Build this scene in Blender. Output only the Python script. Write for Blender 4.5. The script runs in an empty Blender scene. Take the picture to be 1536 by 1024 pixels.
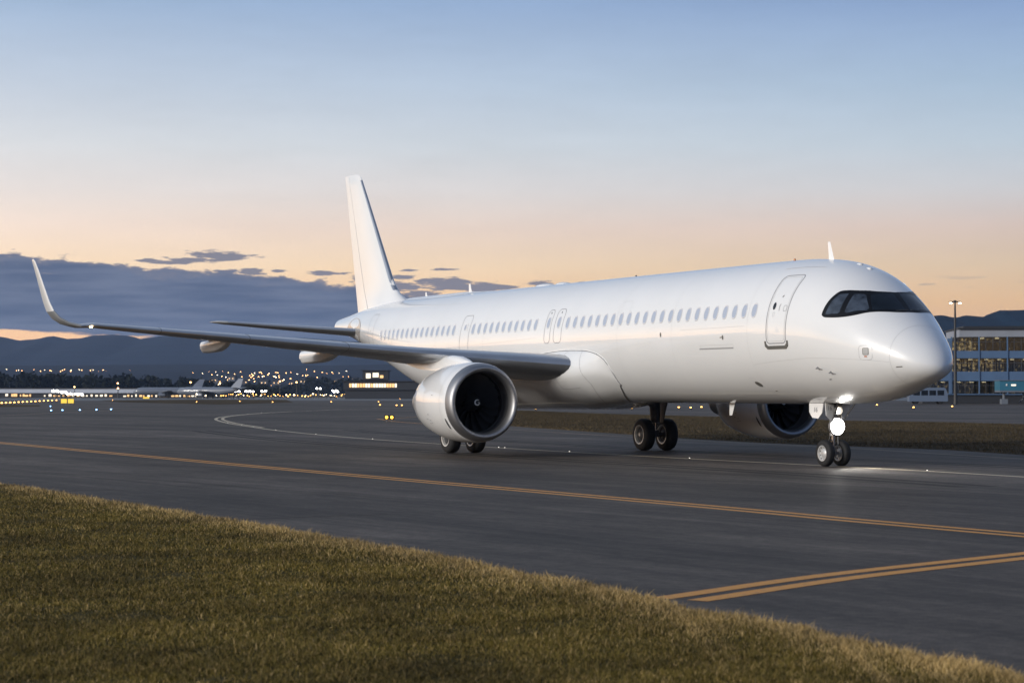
import bpy, bmesh, math, random
import numpy as np
from mathutils import Vector, Matrix, noise as mnoise
random.seed(7)
rng = np.random.default_rng(11)
sc = bpy.context.scene
COL = sc.collection
R = math.radians

# ------------------------------------------------------------------ camera
CAM_H, FPX, HZ = 2.04, 3200.0, 590.0          # eye height (m), focal length and horizon row in 1536 px
cam = bpy.data.cameras.new("camera"); camo = bpy.data.objects.new("camera", cam); COL.objects.link(camo)
cam.sensor_width = 36.0; cam.lens = 36.0*FPX/1536.0; cam.clip_start = .1; cam.clip_end = 60000
camo.location = (0, 0, CAM_H)
camo.rotation_euler = (R(90)+math.atan((HZ-512)/FPX), 0, 0)
sc.camera = camo
cam.dof.use_dof = True; cam.dof.focus_distance = 61.0; cam.dof.aperture_fstop = 3.4
def gp(px, row):
    """ground point seen at a place of the photograph"""
    d = FPX*CAM_H/(row-HZ)
    return ((px-768)/FPX*d, d)
def at(px, row, d):
    """point at distance d"""
    return ((px-768)/FPX*d, d, CAM_H+(HZ-row)/FPX*d)

sc.render.engine = 'CYCLES'
sc.view_settings.view_transform = 'Standard'; sc.view_settings.look = 'None'
sc.view_settings.exposure = 0; sc.view_settings.gamma = 1
try: sc.view_settings.use_curve_mapping = False
except Exception: pass
cy = sc.cycles
cy.use_denoising = True
cy.max_bounces = 8; cy.volume_bounces = 0; cy.transparent_max_bounces = 12
cy.sample_clamp_indirect = 6.0
cy.caustics_reflective = False; cy.caustics_refractive = False

def lin(r, g, b):
    f = lambda c: (c/255/12.92) if c/255 <= .04045 else ((c/255+.055)/1.055)**2.4
    return (f(r), f(g), f(b))

# ------------------------------------------------------------------ materials
def nodes(name):
    m = bpy.data.materials.new(name); m.use_nodes = True
    nt = m.node_tree; return m, nt, nt.nodes["Principled BSDF"]
def pmat(name, col, rough=.5, metal=0, coat=0, spec=.5, emit=None, estr=0, coat_r=.03, var=0, vscale=3.0, bump=0, bscale=40):
    m, nt, b = nodes(name)
    b.inputs["Base Color"].default_value = (*col, 1); b.inputs["Roughness"].default_value = rough
    b.inputs["Metallic"].default_value = metal; b.inputs["Specular IOR Level"].default_value = spec
    b.inputs["Coat Weight"].default_value = coat; b.inputs["Coat Roughness"].default_value = coat_r
    if emit: b.inputs["Emission Color"].default_value = (*emit, 1); b.inputs["Emission Strength"].default_value = estr
    tc = nt.nodes.new("ShaderNodeTexCoord")
    if var:
        n = nt.nodes.new("ShaderNodeTexNoise"); n.inputs["Scale"].default_value = vscale; n.inputs["Detail"].default_value = 6
        nt.links.new(tc.outputs["Object"], n.inputs["Vector"])
        r = nt.nodes.new("ShaderNodeMapRange"); r.inputs[1].default_value = .25; r.inputs[2].default_value = .75
        r.inputs[3].default_value = 1-var; r.inputs[4].default_value = 1+var
        nt.links.new(n.outputs["Fac"], r.inputs[0])
        mx = nt.nodes.new("ShaderNodeVectorMath"); mx.operation = 'SCALE'; mx.inputs[0].default_value = col
        nt.links.new(r.outputs[0], mx.inputs["Scale"]); nt.links.new(mx.outputs[0], b.inputs["Base Color"])
    if bump:
        n2 = nt.nodes.new("ShaderNodeTexNoise"); n2.inputs["Scale"].default_value = bscale; n2.inputs["Detail"].default_value = 4
        nt.links.new(tc.outputs["Object"], n2.inputs["Vector"])
        bp = nt.nodes.new("ShaderNodeBump"); bp.inputs["Strength"].default_value = bump; bp.inputs["Distance"].default_value = .02
        nt.links.new(n2.outputs["Fac"], bp.inputs["Height"]); nt.links.new(bp.outputs[0], b.inputs["Normal"])
    return m
def emat(name, col, s):
    return pmat(name, (.02, .02, .02), .4, emit=col, estr=s)

# ------------------------------------------------------------------ mesh helpers
class MB:
    def __init__(s): s.v = []; s.f = []; s.m = []
    def add(s, vs, fs, mi=0):
        o = len(s.v); s.v += [tuple(v) for v in vs]
        for f in fs: s.f.append(tuple(i+o for i in f)); s.m.append(mi)
        return s
    def box(s, c, d, mi=0, rot=None):
        x, y, z = (k/2 for k in d)
        vs = [Vector((a*x, b*y, e*z)) for a in (-1, 1) for b in (-1, 1) for e in (-1, 1)]
        if rot is not None: vs = [rot @ v for v in vs]
        vs = [v+Vector(c) for v in vs]
        return s.add(vs, [(0,1,3,2),(4,6,7,5),(0,4,5,1),(2,3,7,6),(0,2,6,4),(1,5,7,3)], mi)
    def tube(s, p, rad, n=12, mi=0, cap=True):
        """round bar along the points p; rad a number or one per point"""
        p = [Vector(q) for q in p]
        if not hasattr(rad, '__len__'): rad = [rad]*len(p)
        rings = []
        for i, q in enumerate(p):
            t = (p[min(i+1, len(p)-1)]-p[max(i-1, 0)]).normalized()
            a = Vector((0, 0, 1)) if abs(t.z) < .9 else Vector((1, 0, 0))
            u = t.cross(a).normalized(); w = t.cross(u)
            rings.append([q+rad[i]*(math.cos(2*math.pi*k/n)*u+math.sin(2*math.pi*k/n)*w) for k in range(n)])
        vs = [v for r in rings for v in r]; fs = []
        for i in range(len(p)-1):
            for k in range(n): fs.append((i*n+k, i*n+(k+1) % n, (i+1)*n+(k+1) % n, (i+1)*n+k))
        if cap: fs += [tuple(range(n))[::-1], tuple((len(p)-1)*n+k for k in range(n))]
        return s.add(vs, fs, mi)
    def lathe(s, prof, c, axis='x', n=48, mi=0, mis=None):
        """prof: (along, radius) pairs turned about an axis through c"""
        vs = []; fs = []
        for a, r in prof:
            for k in range(n):
                t = 2*math.pi*k/n; q = (r*math.cos(t), r*math.sin(t))
                v = (a, q[0], q[1]) if axis == 'x' else ((q[0], a, q[1]) if axis == 'y' else (q[0], q[1], a))
                vs.append((v[0]+c[0], v[1]+c[1], v[2]+c[2]))
        o = len(s.v); s.v += vs
        for i in range(len(prof)-1):
            for k in range(n):
                s.f.append((o+i*n+k, o+i*n+(k+1) % n, o+(i+1)*n+(k+1) % n, o+(i+1)*n+k)); s.m.append(mis[i] if mis else mi)
        return s
    def ball(s, c, r, n=8, mi=0, sq=(1, 1, 1)):
        vs = [(c[0], c[1], c[2]+r*sq[2])]; fs = []
        for i in range(1, n):
            for k in range(n*2):
                a = math.pi*i/n; b = math.pi*k/n
                vs.append((c[0]+r*sq[0]*math.sin(a)*math.cos(b), c[1]+r*sq[1]*math.sin(a)*math.sin(b), c[2]+r*sq[2]*math.cos(a)))
        vs.append((c[0], c[1], c[2]-r*sq[2])); N = n*2
        for k in range(N): fs.append((0, 1+k, 1+(k+1) % N)); fs.append((len(vs)-1, 1+(n-2)*N+(k+1) % N, 1+(n-2)*N+k))
        for i in range(n-2):
            for k in range(N): fs.append((1+i*N+k, 1+(i+1)*N+k, 1+(i+1)*N+(k+1) % N, 1+i*N+(k+1) % N))
        return s.add(vs, fs, mi)
    def loft(s, rings, mi=0, close=True, caps=False):
        n = len(rings[0]); o = len(s.v)
        for r in rings: s.v += [tuple(q) for q in r]
        for i in range(len(rings)-1):
            for k in range(n if close else n-1):
                s.f.append((o+i*n+k, o+i*n+(k+1) % n, o+(i+1)*n+(k+1) % n, o+(i+1)*n+k)); s.m.append(mi)
        if caps:
            s.f.append(tuple(o+k for k in range(n))[::-1]); s.m.append(mi)
            s.f.append(tuple(o+(len(rings)-1)*n+k for k in range(n))); s.m.append(mi)
        return s
    def obj(s, name, mats, parent=None, smooth=True, fix=True, angle=35):
        me = bpy.data.meshes.new(name); me.from_pydata(s.v, [], s.f)
        for m in (mats if isinstance(mats, (list, tuple)) else [mats]): me.materials.append(m)
        if any(s.m): me.polygons.foreach_set("material_index", s.m)
        if fix:
            bm = bmesh.new(); bm.from_mesh(me); bmesh.ops.recalc_face_normals(bm, faces=bm.faces); bm.to_mesh(me); bm.free()
        if smooth:
            me.polygons.foreach_set("use_smooth", [True]*len(me.polygons))
            try: me.set_sharp_from_angle(angle=R(angle))
            except Exception: pass
        me.update()
        o = bpy.data.objects.new(name, me); COL.objects.link(o)
        if parent: o.parent = parent
        return o
def tag(o, label=None, cat=None, group=None, kind=None):
    for k, v in (("label", label), ("category", cat), ("group", group), ("kind", kind)):
        if v: o[k] = v
    return o
def empty(name, loc, rz=0):
    o = bpy.data.objects.new(name, None); COL.objects.link(o); o.empty_display_size = .5
    o.location = loc; o.rotation_euler = (0, 0, rz); return o
def copy_tree(o, parent=None):
    c = o.copy(); COL.objects.link(c)
    if parent: c.parent = parent
    for ch in list(o.children): copy_tree(ch, c)
    return c
def text_mesh(body, size, mat, name, parent=None):
    cu = bpy.data.curves.new(name, 'FONT'); cu.body = body; cu.size = size; cu.align_x = 'CENTER'; cu.align_y = 'CENTER'; cu.extrude = .001
    t = bpy.data.objects.new("tmp", cu); COL.objects.link(t)
    me = bpy.data.meshes.new_from_object(t.evaluated_get(bpy.context.evaluated_depsgraph_get()))
    bpy.data.objects.remove(t); me.materials.clear(); me.materials.append(mat)
    o = bpy.data.objects.new(name, me); COL.objects.link(o)
    if parent: o.parent = parent
    return o

# ------------------------------------------------------------------ sky and light
W = bpy.data.worlds.new("World"); sc.world = W; W.use_nodes = True
nt = W.node_tree; nt.nodes.clear()
def N(t, **k):
    n = nt.nodes.new(t)
    for a, b in k.items(): setattr(n, a, b)
    return n
def lk(a, b): nt.links.new(a, b)
def M(op, a, b=None, c=None, clamp=False):
    n = N("ShaderNodeMath", operation=op, use_clamp=clamp)
    for i, q in enumerate((a, b, c)):
        if q is None: continue
        if isinstance(q, (int, float)): n.inputs[i].default_value = q
        else: lk(q, n.inputs[i])
    return n.outputs[0]
def SS(x, a, b):
    n = N("ShaderNodeMapRange", interpolation_type='SMOOTHSTEP')
    for i, q in ((0, x), (1, a), (2, b)):
        if isinstance(q, (int, float)): n.inputs[i].default_value = q
        else: lk(q, n.inputs[i])
    n.inputs[3].default_value = 0; n.inputs[4].default_value = 1
    return n.outputs[0]
tc = N("ShaderNodeTexCoord"); sep = N("ShaderNodeSeparateXYZ"); lk(tc.outputs["Generated"], sep.inputs[0])
dx, dy, dz = sep.outputs
el = M('MULTIPLY', M('ARCSINE', dz), 180/math.pi)           # degrees above the horizon
az = M('MULTIPLY', M('ARCTAN2', dx, dy), 180/math.pi)       # degrees, 0 = down the taxiway, - = left
SUN_AZ = -78.0
HZ_D, HZ_IN = 4.2e-5, (.10, .15, .26)      # evening air between the camera and the sky
toward = M('ADD', .5, M('MULTIPLY', .5, M('COSINE', M('MULTIPLY', M('SUBTRACT', az, SUN_AZ), math.pi/180))))
efac = M('SQRT', M('DIVIDE', M('MAXIMUM', el, 0.0), 90.0))
Ls = {0:(240,172,138), 2.4:(248,198,156), 3.4:(250,216,186), 4.4:(242,222,207), 5.4:(230,222,218), 6.6:(216,219,223), 8.2:(192,206,221), 10.5:(151,182,212)}
Rs = {0:(190,140,124), 2.4:(206,154,129), 3.4:(213,176,156), 4.4:(209,191,182), 5.4:(201,202,206), 6.6:(187,201,214), 8.2:(160,188,211), 10.5:(119,162,203)}
fL, fR = .5+.5*math.cos(R(-13.5-SUN_AZ)), .5+.5*math.cos(R(13.5-SUN_AZ))
A, B = [], []
for e in sorted(Ls):
    T = math.exp(-HZ_D*min(300/math.sin(R(max(e, .3))), 9500)); l, r = [[max(.02, (c-h*(1-T))/T) for c, h in zip(lin(*q[e]), HZ_IN)] for q in (Ls, Rs)]
    g = [(l[i]-r[i])/(fL-fR) for i in range(3)]
    A.append((e, [max(.02, l[i]+g[i]*(1-fL)) for i in range(3)])); B.append((e, [max(.03, r[i]-g[i]*fR) for i in range(3)]))
A += [(18, [.60, .69, .82]), (35, [.42, .51, .66]), (60, [.16, .22, .35]), (90, [.08, .12, .21])]
B += [(18, [.14, .22, .39]), (35, [.11, .17, .31]), (60, [.09, .135, .24]), (90, [.08, .12, .21])]
def ramp(tab, k):
    n = N("ShaderNodeValToRGB"); r = n.color_ramp
    while len(r.elements) > 1: r.elements.remove(r.elements[-1])
    for i, (e, c) in enumerate(tab):
        p = math.sqrt(e/90)
        q = r.elements[0] if i == 0 else r.elements.new(p)
        q.position = p; q.color = (*[x/k for x in c], 1)
    lk(efac, n.inputs[0]); return n.outputs[0]
mixs = N("ShaderNodeMix", data_type='RGBA'); lk(toward, mixs.inputs[0]); lk(ramp(B, 3), mixs.inputs[6]); lk(ramp(A, 3), mixs.inputs[7])
sky = mixs.outputs[2]
# evening clouds: a low bank on the left, small streaks above and to its right
def noise2(su, sv, detail, off=0.0, rough=.5):
    c = N("ShaderNodeCombineXYZ"); lk(M('MULTIPLY', az, su), c.inputs[0]); lk(M('MULTIPLY', el, sv), c.inputs[1]); c.inputs[2].default_value = off
    n = N("ShaderNodeTexNoise"); n.inputs["Scale"].default_value = 1; n.inputs["Detail"].default_value = detail; n.inputs["Roughness"].default_value = rough
    lk(c.outputs[0], n.inputs["Vector"]); return n.outputs["Fac"]
def curve(x, pts, lo, hi, vmax):
    """piecewise value over azimuth"""
    n = N("ShaderNodeFloatCurve"); c = n.mapping.curves[0]
    P = [((a-lo)/(hi-lo), v/vmax) for a, v in pts]
    c.points[0].location = P[0]; c.points[1].location = P[-1]
    for q in P[1:-1]: c.points.new(*q)
    n.mapping.update(); lk(M('DIVIDE', M('SUBTRACT', x, lo), hi-lo, clamp=True), n.inputs["Value"])
    return M('MULTIPLY', n.outputs[0], vmax)
top = curve(az, [(-24,.5),(-20,1.6),(-17,3.2),(-13.5,3.66),(-11.5,3.6),(-10.4,3.42),(-8.7,3.3),(-7,3.24),(-5.5,3.06),(-3.4,2.78),(-2.2,2.3),(-1,1.6),(1,.9),(12,.8)], -24, 12, 5)
n1 = noise2(1.1, 3.2, 9, 3.1, .58)
d1 = M('SUBTRACT', M('ADD', top, M('MULTIPLY', M('SUBTRACT', n1, .5), .95)), el)
bank = SS(d1, 0, .11)
n3 = noise2(.42, 2.0, 5, 9.4)
slit = SS(M('ADD', M('SUBTRACT', el, 1.62), M('MULTIPLY', M('SUBTRACT', n3, .5), .9)), -.03, .05)   # clear strip over the ridge
bank = M('MULTIPLY', bank, M('MAXIMUM', slit, SS(az, -10.1, -9.4)))
n4 = noise2(.5, 5.5, 5, 5.7)
rift = SS(M('ADD', M('MULTIPLY', M('SUBTRACT', n4, .60), 3.0), M('MULTIPLY', M('ABSOLUTE', M('SUBTRACT', el, 3.2)), -.45)), .06, .2)
bank = M('MULTIPLY', bank, M('SUBTRACT', 1.0, M('MULTIPLY', rift, .5)))
n2 = noise2(1.5, 7.5, 7, 1.65, .6)
nd = M('MULTIPLY', M('SUBTRACT', n2, .5), 3.4)
streak = None
for px, row, hw, hh in ((332, 387, 52, 8), (292, 392, 62, 4.5), (222, 393, 16, 3.4), (258, 396, 38, 4), (376, 409, 24, 4.5), (418, 407, 16, 2.6), (492, 410, 28, 4.4), (545, 421, 34, 8), (613, 406, 17, 2.5), (608, 416, 24, 3.8), (672, 404, 26, 2.2), (604, 430, 34, 9), (664, 426, 52, 10), (716, 431, 60, 8), (640, 444, 52, 9), (560, 436, 40, 12), (814, 425, 48, 6), (880, 425, 20, 2.5)):
    a_, e_ = math.degrees(math.atan((px-768)/FPX)), math.degrees((HZ-row)/FPX); wa, he = math.degrees(hw/FPX), math.degrees(hh/FPX)
    qx = M('DIVIDE', M('SUBTRACT', az, a_), wa); qy = M('DIVIDE', M('SUBTRACT', el, e_), he)
    v_ = SS(M('ADD', M('SUBTRACT', 1.0, M('SQRT', M('ADD', M('MULTIPLY', qx, qx), M('MULTIPLY', qy, qy)))), nd), .0, .45)
    streak = v_ if streak is None else M('MAXIMUM', streak, v_)
streak = M('MULTIPLY', streak, .95)
n5 = noise2(.9, 7.0, 6, 7.7)
band2 = M('SUBTRACT', 1.0, M('MULTIPLY', M('ABSOLUTE', M('SUBTRACT', el, 2.92)), 5.0), clamp=True)
wisp = M('MULTIPLY', M('MULTIPLY', SS(n5, .55, .66), band2), M('MULTIPLY', SS(az, 8.0, 10.5), .45))
cl = M('MAXIMUM', M('MAXIMUM', bank, streak), wisp, clamp=True)
n6 = noise2(.35, 4.0, 6, 2.2)
ctop = N("ShaderNodeMix", data_type='RGBA'); lk(SS(n6, .3, .7), ctop.inputs[0])
ctop.inputs[6].default_value = (*lin(84, 98, 126), 1); ctop.inputs[7].default_value = (*lin(112, 122, 146), 1)
edge = N("ShaderNodeMix", data_type='RGBA'); lk(SS(d1, 0, .3), edge.inputs[0]); edge.inputs[6].default_value = (*lin(128, 128, 142), 1); lk(ctop.outputs[2], edge.inputs[7])
fin = N("ShaderNodeMix", data_type='RGBA'); lk(cl, fin.inputs[0]); lk(sky, fin.inputs[6]); lk(edge.outputs[2], fin.inputs[7])
# ramps hold a third of the radiance
three = N("ShaderNodeVectorMath", operation='SCALE'); three.inputs["Scale"].default_value = 3.0; lk(sky, three.inputs[0])
# the afterglow where the sun went down, out of frame to the left
daz = M('DIVIDE', M('SUBTRACT', az, -62.0), 21.0)
gl = M('MULTIPLY', M('EXPONENT', M('MULTIPLY', M('MULTIPLY', daz, daz), -1.0)), M('EXPONENT', M('MULTIPLY', M('MAXIMUM', el, 0.0), -1/4.0)))
glow = N("ShaderNodeVectorMath", operation='SCALE'); glow.inputs[0].default_value = (2.6, 1.55, .80); lk(gl, glow.inputs["Scale"])
addg = N("ShaderNodeVectorMath", operation='ADD'); lk(three.outputs[0], addg.inputs[0]); lk(glow.outputs[0], addg.inputs[1]); 
veil = M('ADD', M('MULTIPLY', M('SUBTRACT', noise2(.16, .75, 6, 12.5, .6), .5), .17), M('MULTIPLY', M('SUBTRACT', noise2(.5, 2.6, 5, 4.4, .6), .5), .06))
vs_ = N("ShaderNodeVectorMath", operation='SCALE'); lk(addg.outputs[0], vs_.inputs[0]); lk(M('ADD', veil, 1.0), vs_.inputs["Scale"]); lk(vs_.outputs[0], fin.inputs[6])
# below the horizon: dark ground tone
below = N("ShaderNodeMix", data_type='RGBA'); lk(SS(dz, -.02, 0.0), below.inputs[0]); below.inputs[6].default_value = (.03, .035, .045, 1); lk(fin.outputs[2], below.inputs[7])
bg = N("ShaderNodeBackground"); lk(below.outputs[2], bg.inputs[0]); bg.inputs[1].default_value = 1.0
out = N("ShaderNodeOutputWorld"); lk(bg.outputs[0], out.inputs[0])
W.cycles.sampling_method = 'MANUAL'; W.cycles.sample_map_resolution = 1024

SUN_EL, SUN_DIR = 15.0, -125.0
sl = bpy.data.lights.new("sun", 'SUN'); sl.energy = 2.75; sl.angle = R(14); sl.color = (1.0, .94, .86)
so = bpy.data.objects.new("sun", sl); COL.objects.link(so); so.location = (-30, -20, 30)
sv = Vector((math.sin(R(SUN_DIR))*math.cos(R(SUN_EL)), math.cos(R(SUN_DIR))*math.cos(R(SUN_EL)), math.sin(R(SUN_EL))))
so.rotation_euler = sv.to_track_quat('Z', 'Y').to_euler()

# ------------------------------------------------------------------ the airliner
def nmat_paint(name, col, rough, coat, var):
    m = pmat(name, col, rough, coat=coat, spec=.5, var=var, vscale=.55, coat_r=.015)
    return m
P_WHITE = nmat_paint("aircraft_white_paint", (.80, .80, .79), .34, 1.0, .025)
P_FIN = nmat_paint("fin_white_paint", (.80, .80, .79), .36, .7, .025)
P_GREY = pmat("wing_grey_paint", (.30, .31, .32), .38, coat=.4, var=.10, vscale=.8)
P_SLAT = pmat("slat_bare_metal", (.50, .52, .55), .30, metal=.85, var=.08, vscale=1.2)
P_LIP = pmat("intake_lip_metal", (.36, .36, .37), .50, metal=1.0, var=.06, vscale=2)
P_SEAM = pmat("seam_grey", (.30, .30, .31), .5)
P_SEAML = pmat("seam_light", (.55, .55, .545), .45)
P_DARK = pmat("dark_fitting", (.06, .06, .06), .5)
P_SILL = pmat("bare_sill_metal", (.16, .155, .14), .45, metal=.3)
P_FRAME = pmat("window_surround", (.66, .66, .67), .35, coat=.4)
P_PANE = pmat("cabin_window_glass", (.40, .45, .55), .15, coat=.7)
P_MASK = pmat("cockpit_surround_black", (.007, .0075, .009), .30, spec=.25)
P_GLASS = pmat("cockpit_glass", (.007, .010, .014), .05, spec=.55, var=.5, vscale=5)
P_GLASS2 = pmat("cockpit_side_glass", (.045, .058, .08), .05, spec=.6, var=.65, vscale=4)  # lighter tint paints in the interior brightness showing through the side panes
P_TYRE = pmat("tyre_rubber", (.012, .012, .013), .75, var=.25, vscale=6, bump=.3, bscale=60)
P_RIM = pmat("wheel_rim", (.55, .55, .54), .4, metal=.4, var=.15, vscale=9)
P_STEEL = pmat("gear_steel", (.30, .30, .30), .4, metal=.5, var=.2, vscale=6)
P_GEAR_DK = pmat("gear_dark", (.075, .075, .08), .5, metal=.2, var=.3, vscale=6)
P_CHROME = pmat("oleo_chrome", (.7, .7, .7), .12, metal=1)
P_FAN = pmat("fan_blade_composite", (.034, .035, .039), .36, coat=.15)
P_BLACK = pmat("intake_black", (.012, .012, .013), .6)
P_LINER = pmat("intake_liner", (.09, .09, .095), .42, metal=.3)
P_MARK = pmat("white_marking", (.75, .75, .75), .5)
P_RED = pmat("orange_placard", (.5, .16, .07), .5)
E_LAND = emat("landing_lamp", (1.0, .97, .92), 34)
E_TAXI = emat("taxi_lamp", (1.0, .90, .74), 5)
E_NAV = emat("wing_lamp", (1.0, .72, .36), 14)

def pchip(xs, ys):
    n = len(xs); h = [xs[i+1]-xs[i] for i in range(n-1)]; d = [(ys[i+1]-ys[i])/h[i] for i in range(n-1)]
    m = [0.0]*n
    for i in range(1, n-1):
        if d[i-1]*d[i] > 0:
            w1 = 2*h[i]+h[i-1]; w2 = h[i]+2*h[i-1]; m[i] = (w1+w2)/(w1/d[i-1]+w2/d[i])
    m[0] = d[0]; m[-1] = d[-1]
    def f(x):
        if x <= xs[0]: return ys[0]
        if x >= xs[-1]: return ys[-1]
        lo, hi = 0, n-1
        while hi-lo > 1:
            k = (lo+hi)//2
            if xs[k] <= x: lo = k
            else: hi = k
        t = (x-xs[lo])/h[lo]; t2 = t*t; t3 = t2*t
        return (2*t3-3*t2+1)*ys[lo]+(t3-2*t2+t)*h[lo]*m[lo]+(-2*t3+3*t2)*ys[hi]+(t3-t2)*h[lo]*m[hi]
    return f
def mk(tab):
    f = pchip([math.sqrt(a) for a, b in tab], [b for a, b in tab])
    return lambda s: f(math.sqrt(max(s-.1*math.exp(-s), 0)))
TOP=mk([(0,2.74),(.04,2.93),(.12,3.08),(.3,3.30),(.6,3.57),(1.0,3.88),(1.5,4.26),(2.0,4.67),(2.5,5.03),(3.0,5.34),(3.5,5.54),(4.2,5.71),(5,5.81),(6,5.865),(7.5,5.88),(30,5.89),(36,5.88),(39,5.74),(42,5.45),(44.2,5.22),(44.5,5.14)])
BOT=mk([(0,2.74),(.04,2.62),(.12,2.54),(.3,2.44),(.6,2.33),(1.2,2.16),(2,1.94),(3,1.795),(4.5,1.745),(6,1.74),(28.8,1.74),(30,1.79),(31.5,1.97),(33,2.29),(35,2.84),(38,3.66),(41,4.35),(44.2,4.82),(44.5,4.9)])
WID=mk([(0,0.0),(.04,.21),(.12,.36),(.3,.57),(.6,.80),(1.2,1.13),(2,1.50),(3,1.76),(4,1.885),(5,1.945),(6.5,1.975),(29.5,1.975),(32,1.93),(35,1.72),(38,1.30),(41,.80),(43.5,.38),(44.2,.27),(44.5,.17)])
ZC=mk([(0,2.74),(.3,2.82),(.7,2.95),(2,3.30),(4,3.66),(7,3.81),(30,3.81),(33,4.02),(36,4.39),(40,4.80),(44.5,5.02)])
def FQ(s, ph, k=1.0):
    zc = ZC(s); c = math.cos(ph); h = (TOP(s)-zc) if c > 0 else (zc-BOT(s))
    return Vector((5.07-s, -WID(s)*math.sin(ph), zc+h*c))
def FN(s, ph):
    e = .02
    n = (FQ(s+e, ph)-FQ(max(s-e, 0), ph)).cross(FQ(s, ph+.01)-FQ(s, ph-.01)).normalized()
    return n if n.dot(Vector((0, -math.sin(ph), math.cos(ph)))) > 0 else -n
def FP(s, ph, off=0.0):
    """skin of the fuselage: s metres aft of the nose tip, ph angle from the crown (+ starboard), off metres proud of it"""
    return FQ(s, ph)+off*FN(s, ph)
def PH(s, z):
    zc = ZC(s); h = (TOP(s)-zc) if z > zc else (zc-BOT(s))
    return math.acos(max(-1, min(1, (z-zc)/h)))
def ribbon(mb, pts, w, off=.004, closed=False, mi=0, sub=.12, sz=True):
    """flat strip along (s, z) or (s, ph) points on the starboard skin"""
    q = [(a, PH(a, b)) if sz else (a, b) for a, b in pts]
    if closed: q = q+[q[0]]
    dense = []
    for i in range(len(q)-1):
        L = (FQ(*q[i+1])-FQ(*q[i])).length; k = max(1, int(L/sub))
        dense += [(q[i][0]+(q[i+1][0]-q[i][0])*j/k, q[i][1]+(q[i+1][1]-q[i][1])*j/k) for j in range(k)]
    if not closed: dense.append(q[-1])
    n = len(dense); P = [FP(a, b, off) for a, b in dense]; vs = []
    for i in range(n):
        a, b = (P[i-1], P[(i+1) % n]) if closed else (P[max(i-1, 0)], P[min(i+1, n-1)])
        sd = FN(*dense[i]).cross((b-a).normalized()).normalized()*w/2
        vs += [P[i]-sd, P[i]+sd]
    fs = [(2*i, 2*i+1, 2*((i+1) % n)+1, 2*((i+1) % n)) for i in range(n if closed else n-1)]
    mb.add(vs, fs, mi)
def patch(mb, poly, off, mi=0, cuts=3, sz=False):
    """filled outline laid on the skin"""
    bm = bmesh.new(); vs = [bm.verts.new((a, b, 0)) for a, b in poly]; bm.faces.new(vs)
    bmesh.ops.triangulate(bm, faces=bm.faces)
    for _ in range(cuts):
        bmesh.ops.subdivide_edges(bm, edges=bm.edges[:], cuts=1, use_grid_fill=True)
        bmesh.ops.triangulate(bm, faces=bm.faces)
    bm.verts.ensure_lookup_table()
    mb.add([FP(v.co.x, PH(v.co.x, v.co.y) if sz else v.co.y, off) for v in bm.verts], [[v.index for v in f.verts] for f in bm.faces], mi); bm.free()
def rrect(s0, s1, z0, z1, r, n=5, lean=0.0):
    out = []
    for cx_, cz_, a0 in ((s1-r, z1-r, 0), (s0+r, z1-r, 90), (s0+r, z0+r, 180), (s1-r, z0+r, 270)):
        for k in range(n+1):
            a = R(a0+90*k/n); out.append((cx_+r*math.cos(a), cz_+r*math.sin(a)))
    return out

YAW = 0.44595570466320467
plane = empty("airliner", (9.02694688, 60.00498815, 0), YAW-math.pi/2)
tag(plane, "large plain white twin engine airliner taxiing with its nose landing light shining", "airliner")

# fuselage skin
ST = [(.0914+.5086*(i/26)**2) for i in range(27)]+[.6+(6.5-.6)*i/60 for i in range(1, 61)]+[6.5+i*.55 for i in range(1, 41)]+[28.5+(43.35-28.5)*i/56 for i in range(1, 57)]
NR = 112
f = MB(); f.loft([[FQ(s, 2*math.pi*k/NR) for k in range(NR)] for s in ST])
f.f.append(tuple(range(NR))); f.m.append(0); f.f.append(tuple(len(f.v)-NR+k for k in range(NR))); f.m.append(0)
fus = f.obj("fuselage", P_WHITE, plane, angle=60)

# cabin windows (starboard row)
def cabin_window(s, z=4.385, parent=None, a=.125, b=.19, ring=True):
    mb = MB(); n = 24; k4 = 3.2
    def ov(t, sc_): 
        c, d = math.cos(t), math.sin(t)
        return (math.copysign(abs(c)**(2/2.6), c)*a*sc_, math.copysign(abs(d)**(2/2.4), d)*b*sc_)
    def ringpts(sc_, off): return [FP(s+ov(2*math.pi*k/n, sc_)[0], PH(s, z+ov(2*math.pi*k/n, sc_)[1]), off) for k in range(n)]
    mb.loft([ringpts(1.12, .0015), ringpts(1.06, .012), ringpts(.96, .012), ringpts(.90, .004)], 0)
    v = ringpts(.92, .0045); c = FP(s, PH(s, z), .0045); h = ringpts(.5, .0045)
    mb.loft([v, h], 1); o = len(mb.v); mb.add(h+[c], [(i, (i+1) % n, n) for i in range(n)], 1)
    return mb.obj("cabin_window", [P_FRAME, P_PANE], parent, fix=True)
for i in range(23): cabin_window(6.17+(17.74-6.17)*i/22, parent=fus)
for i in range(11): cabin_window(20.14+(25.28-20.14)*i/10, parent=fus)
for i in range(16): cabin_window(27.03+(34.56-27.03)*i/15, parent=fus)

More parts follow.
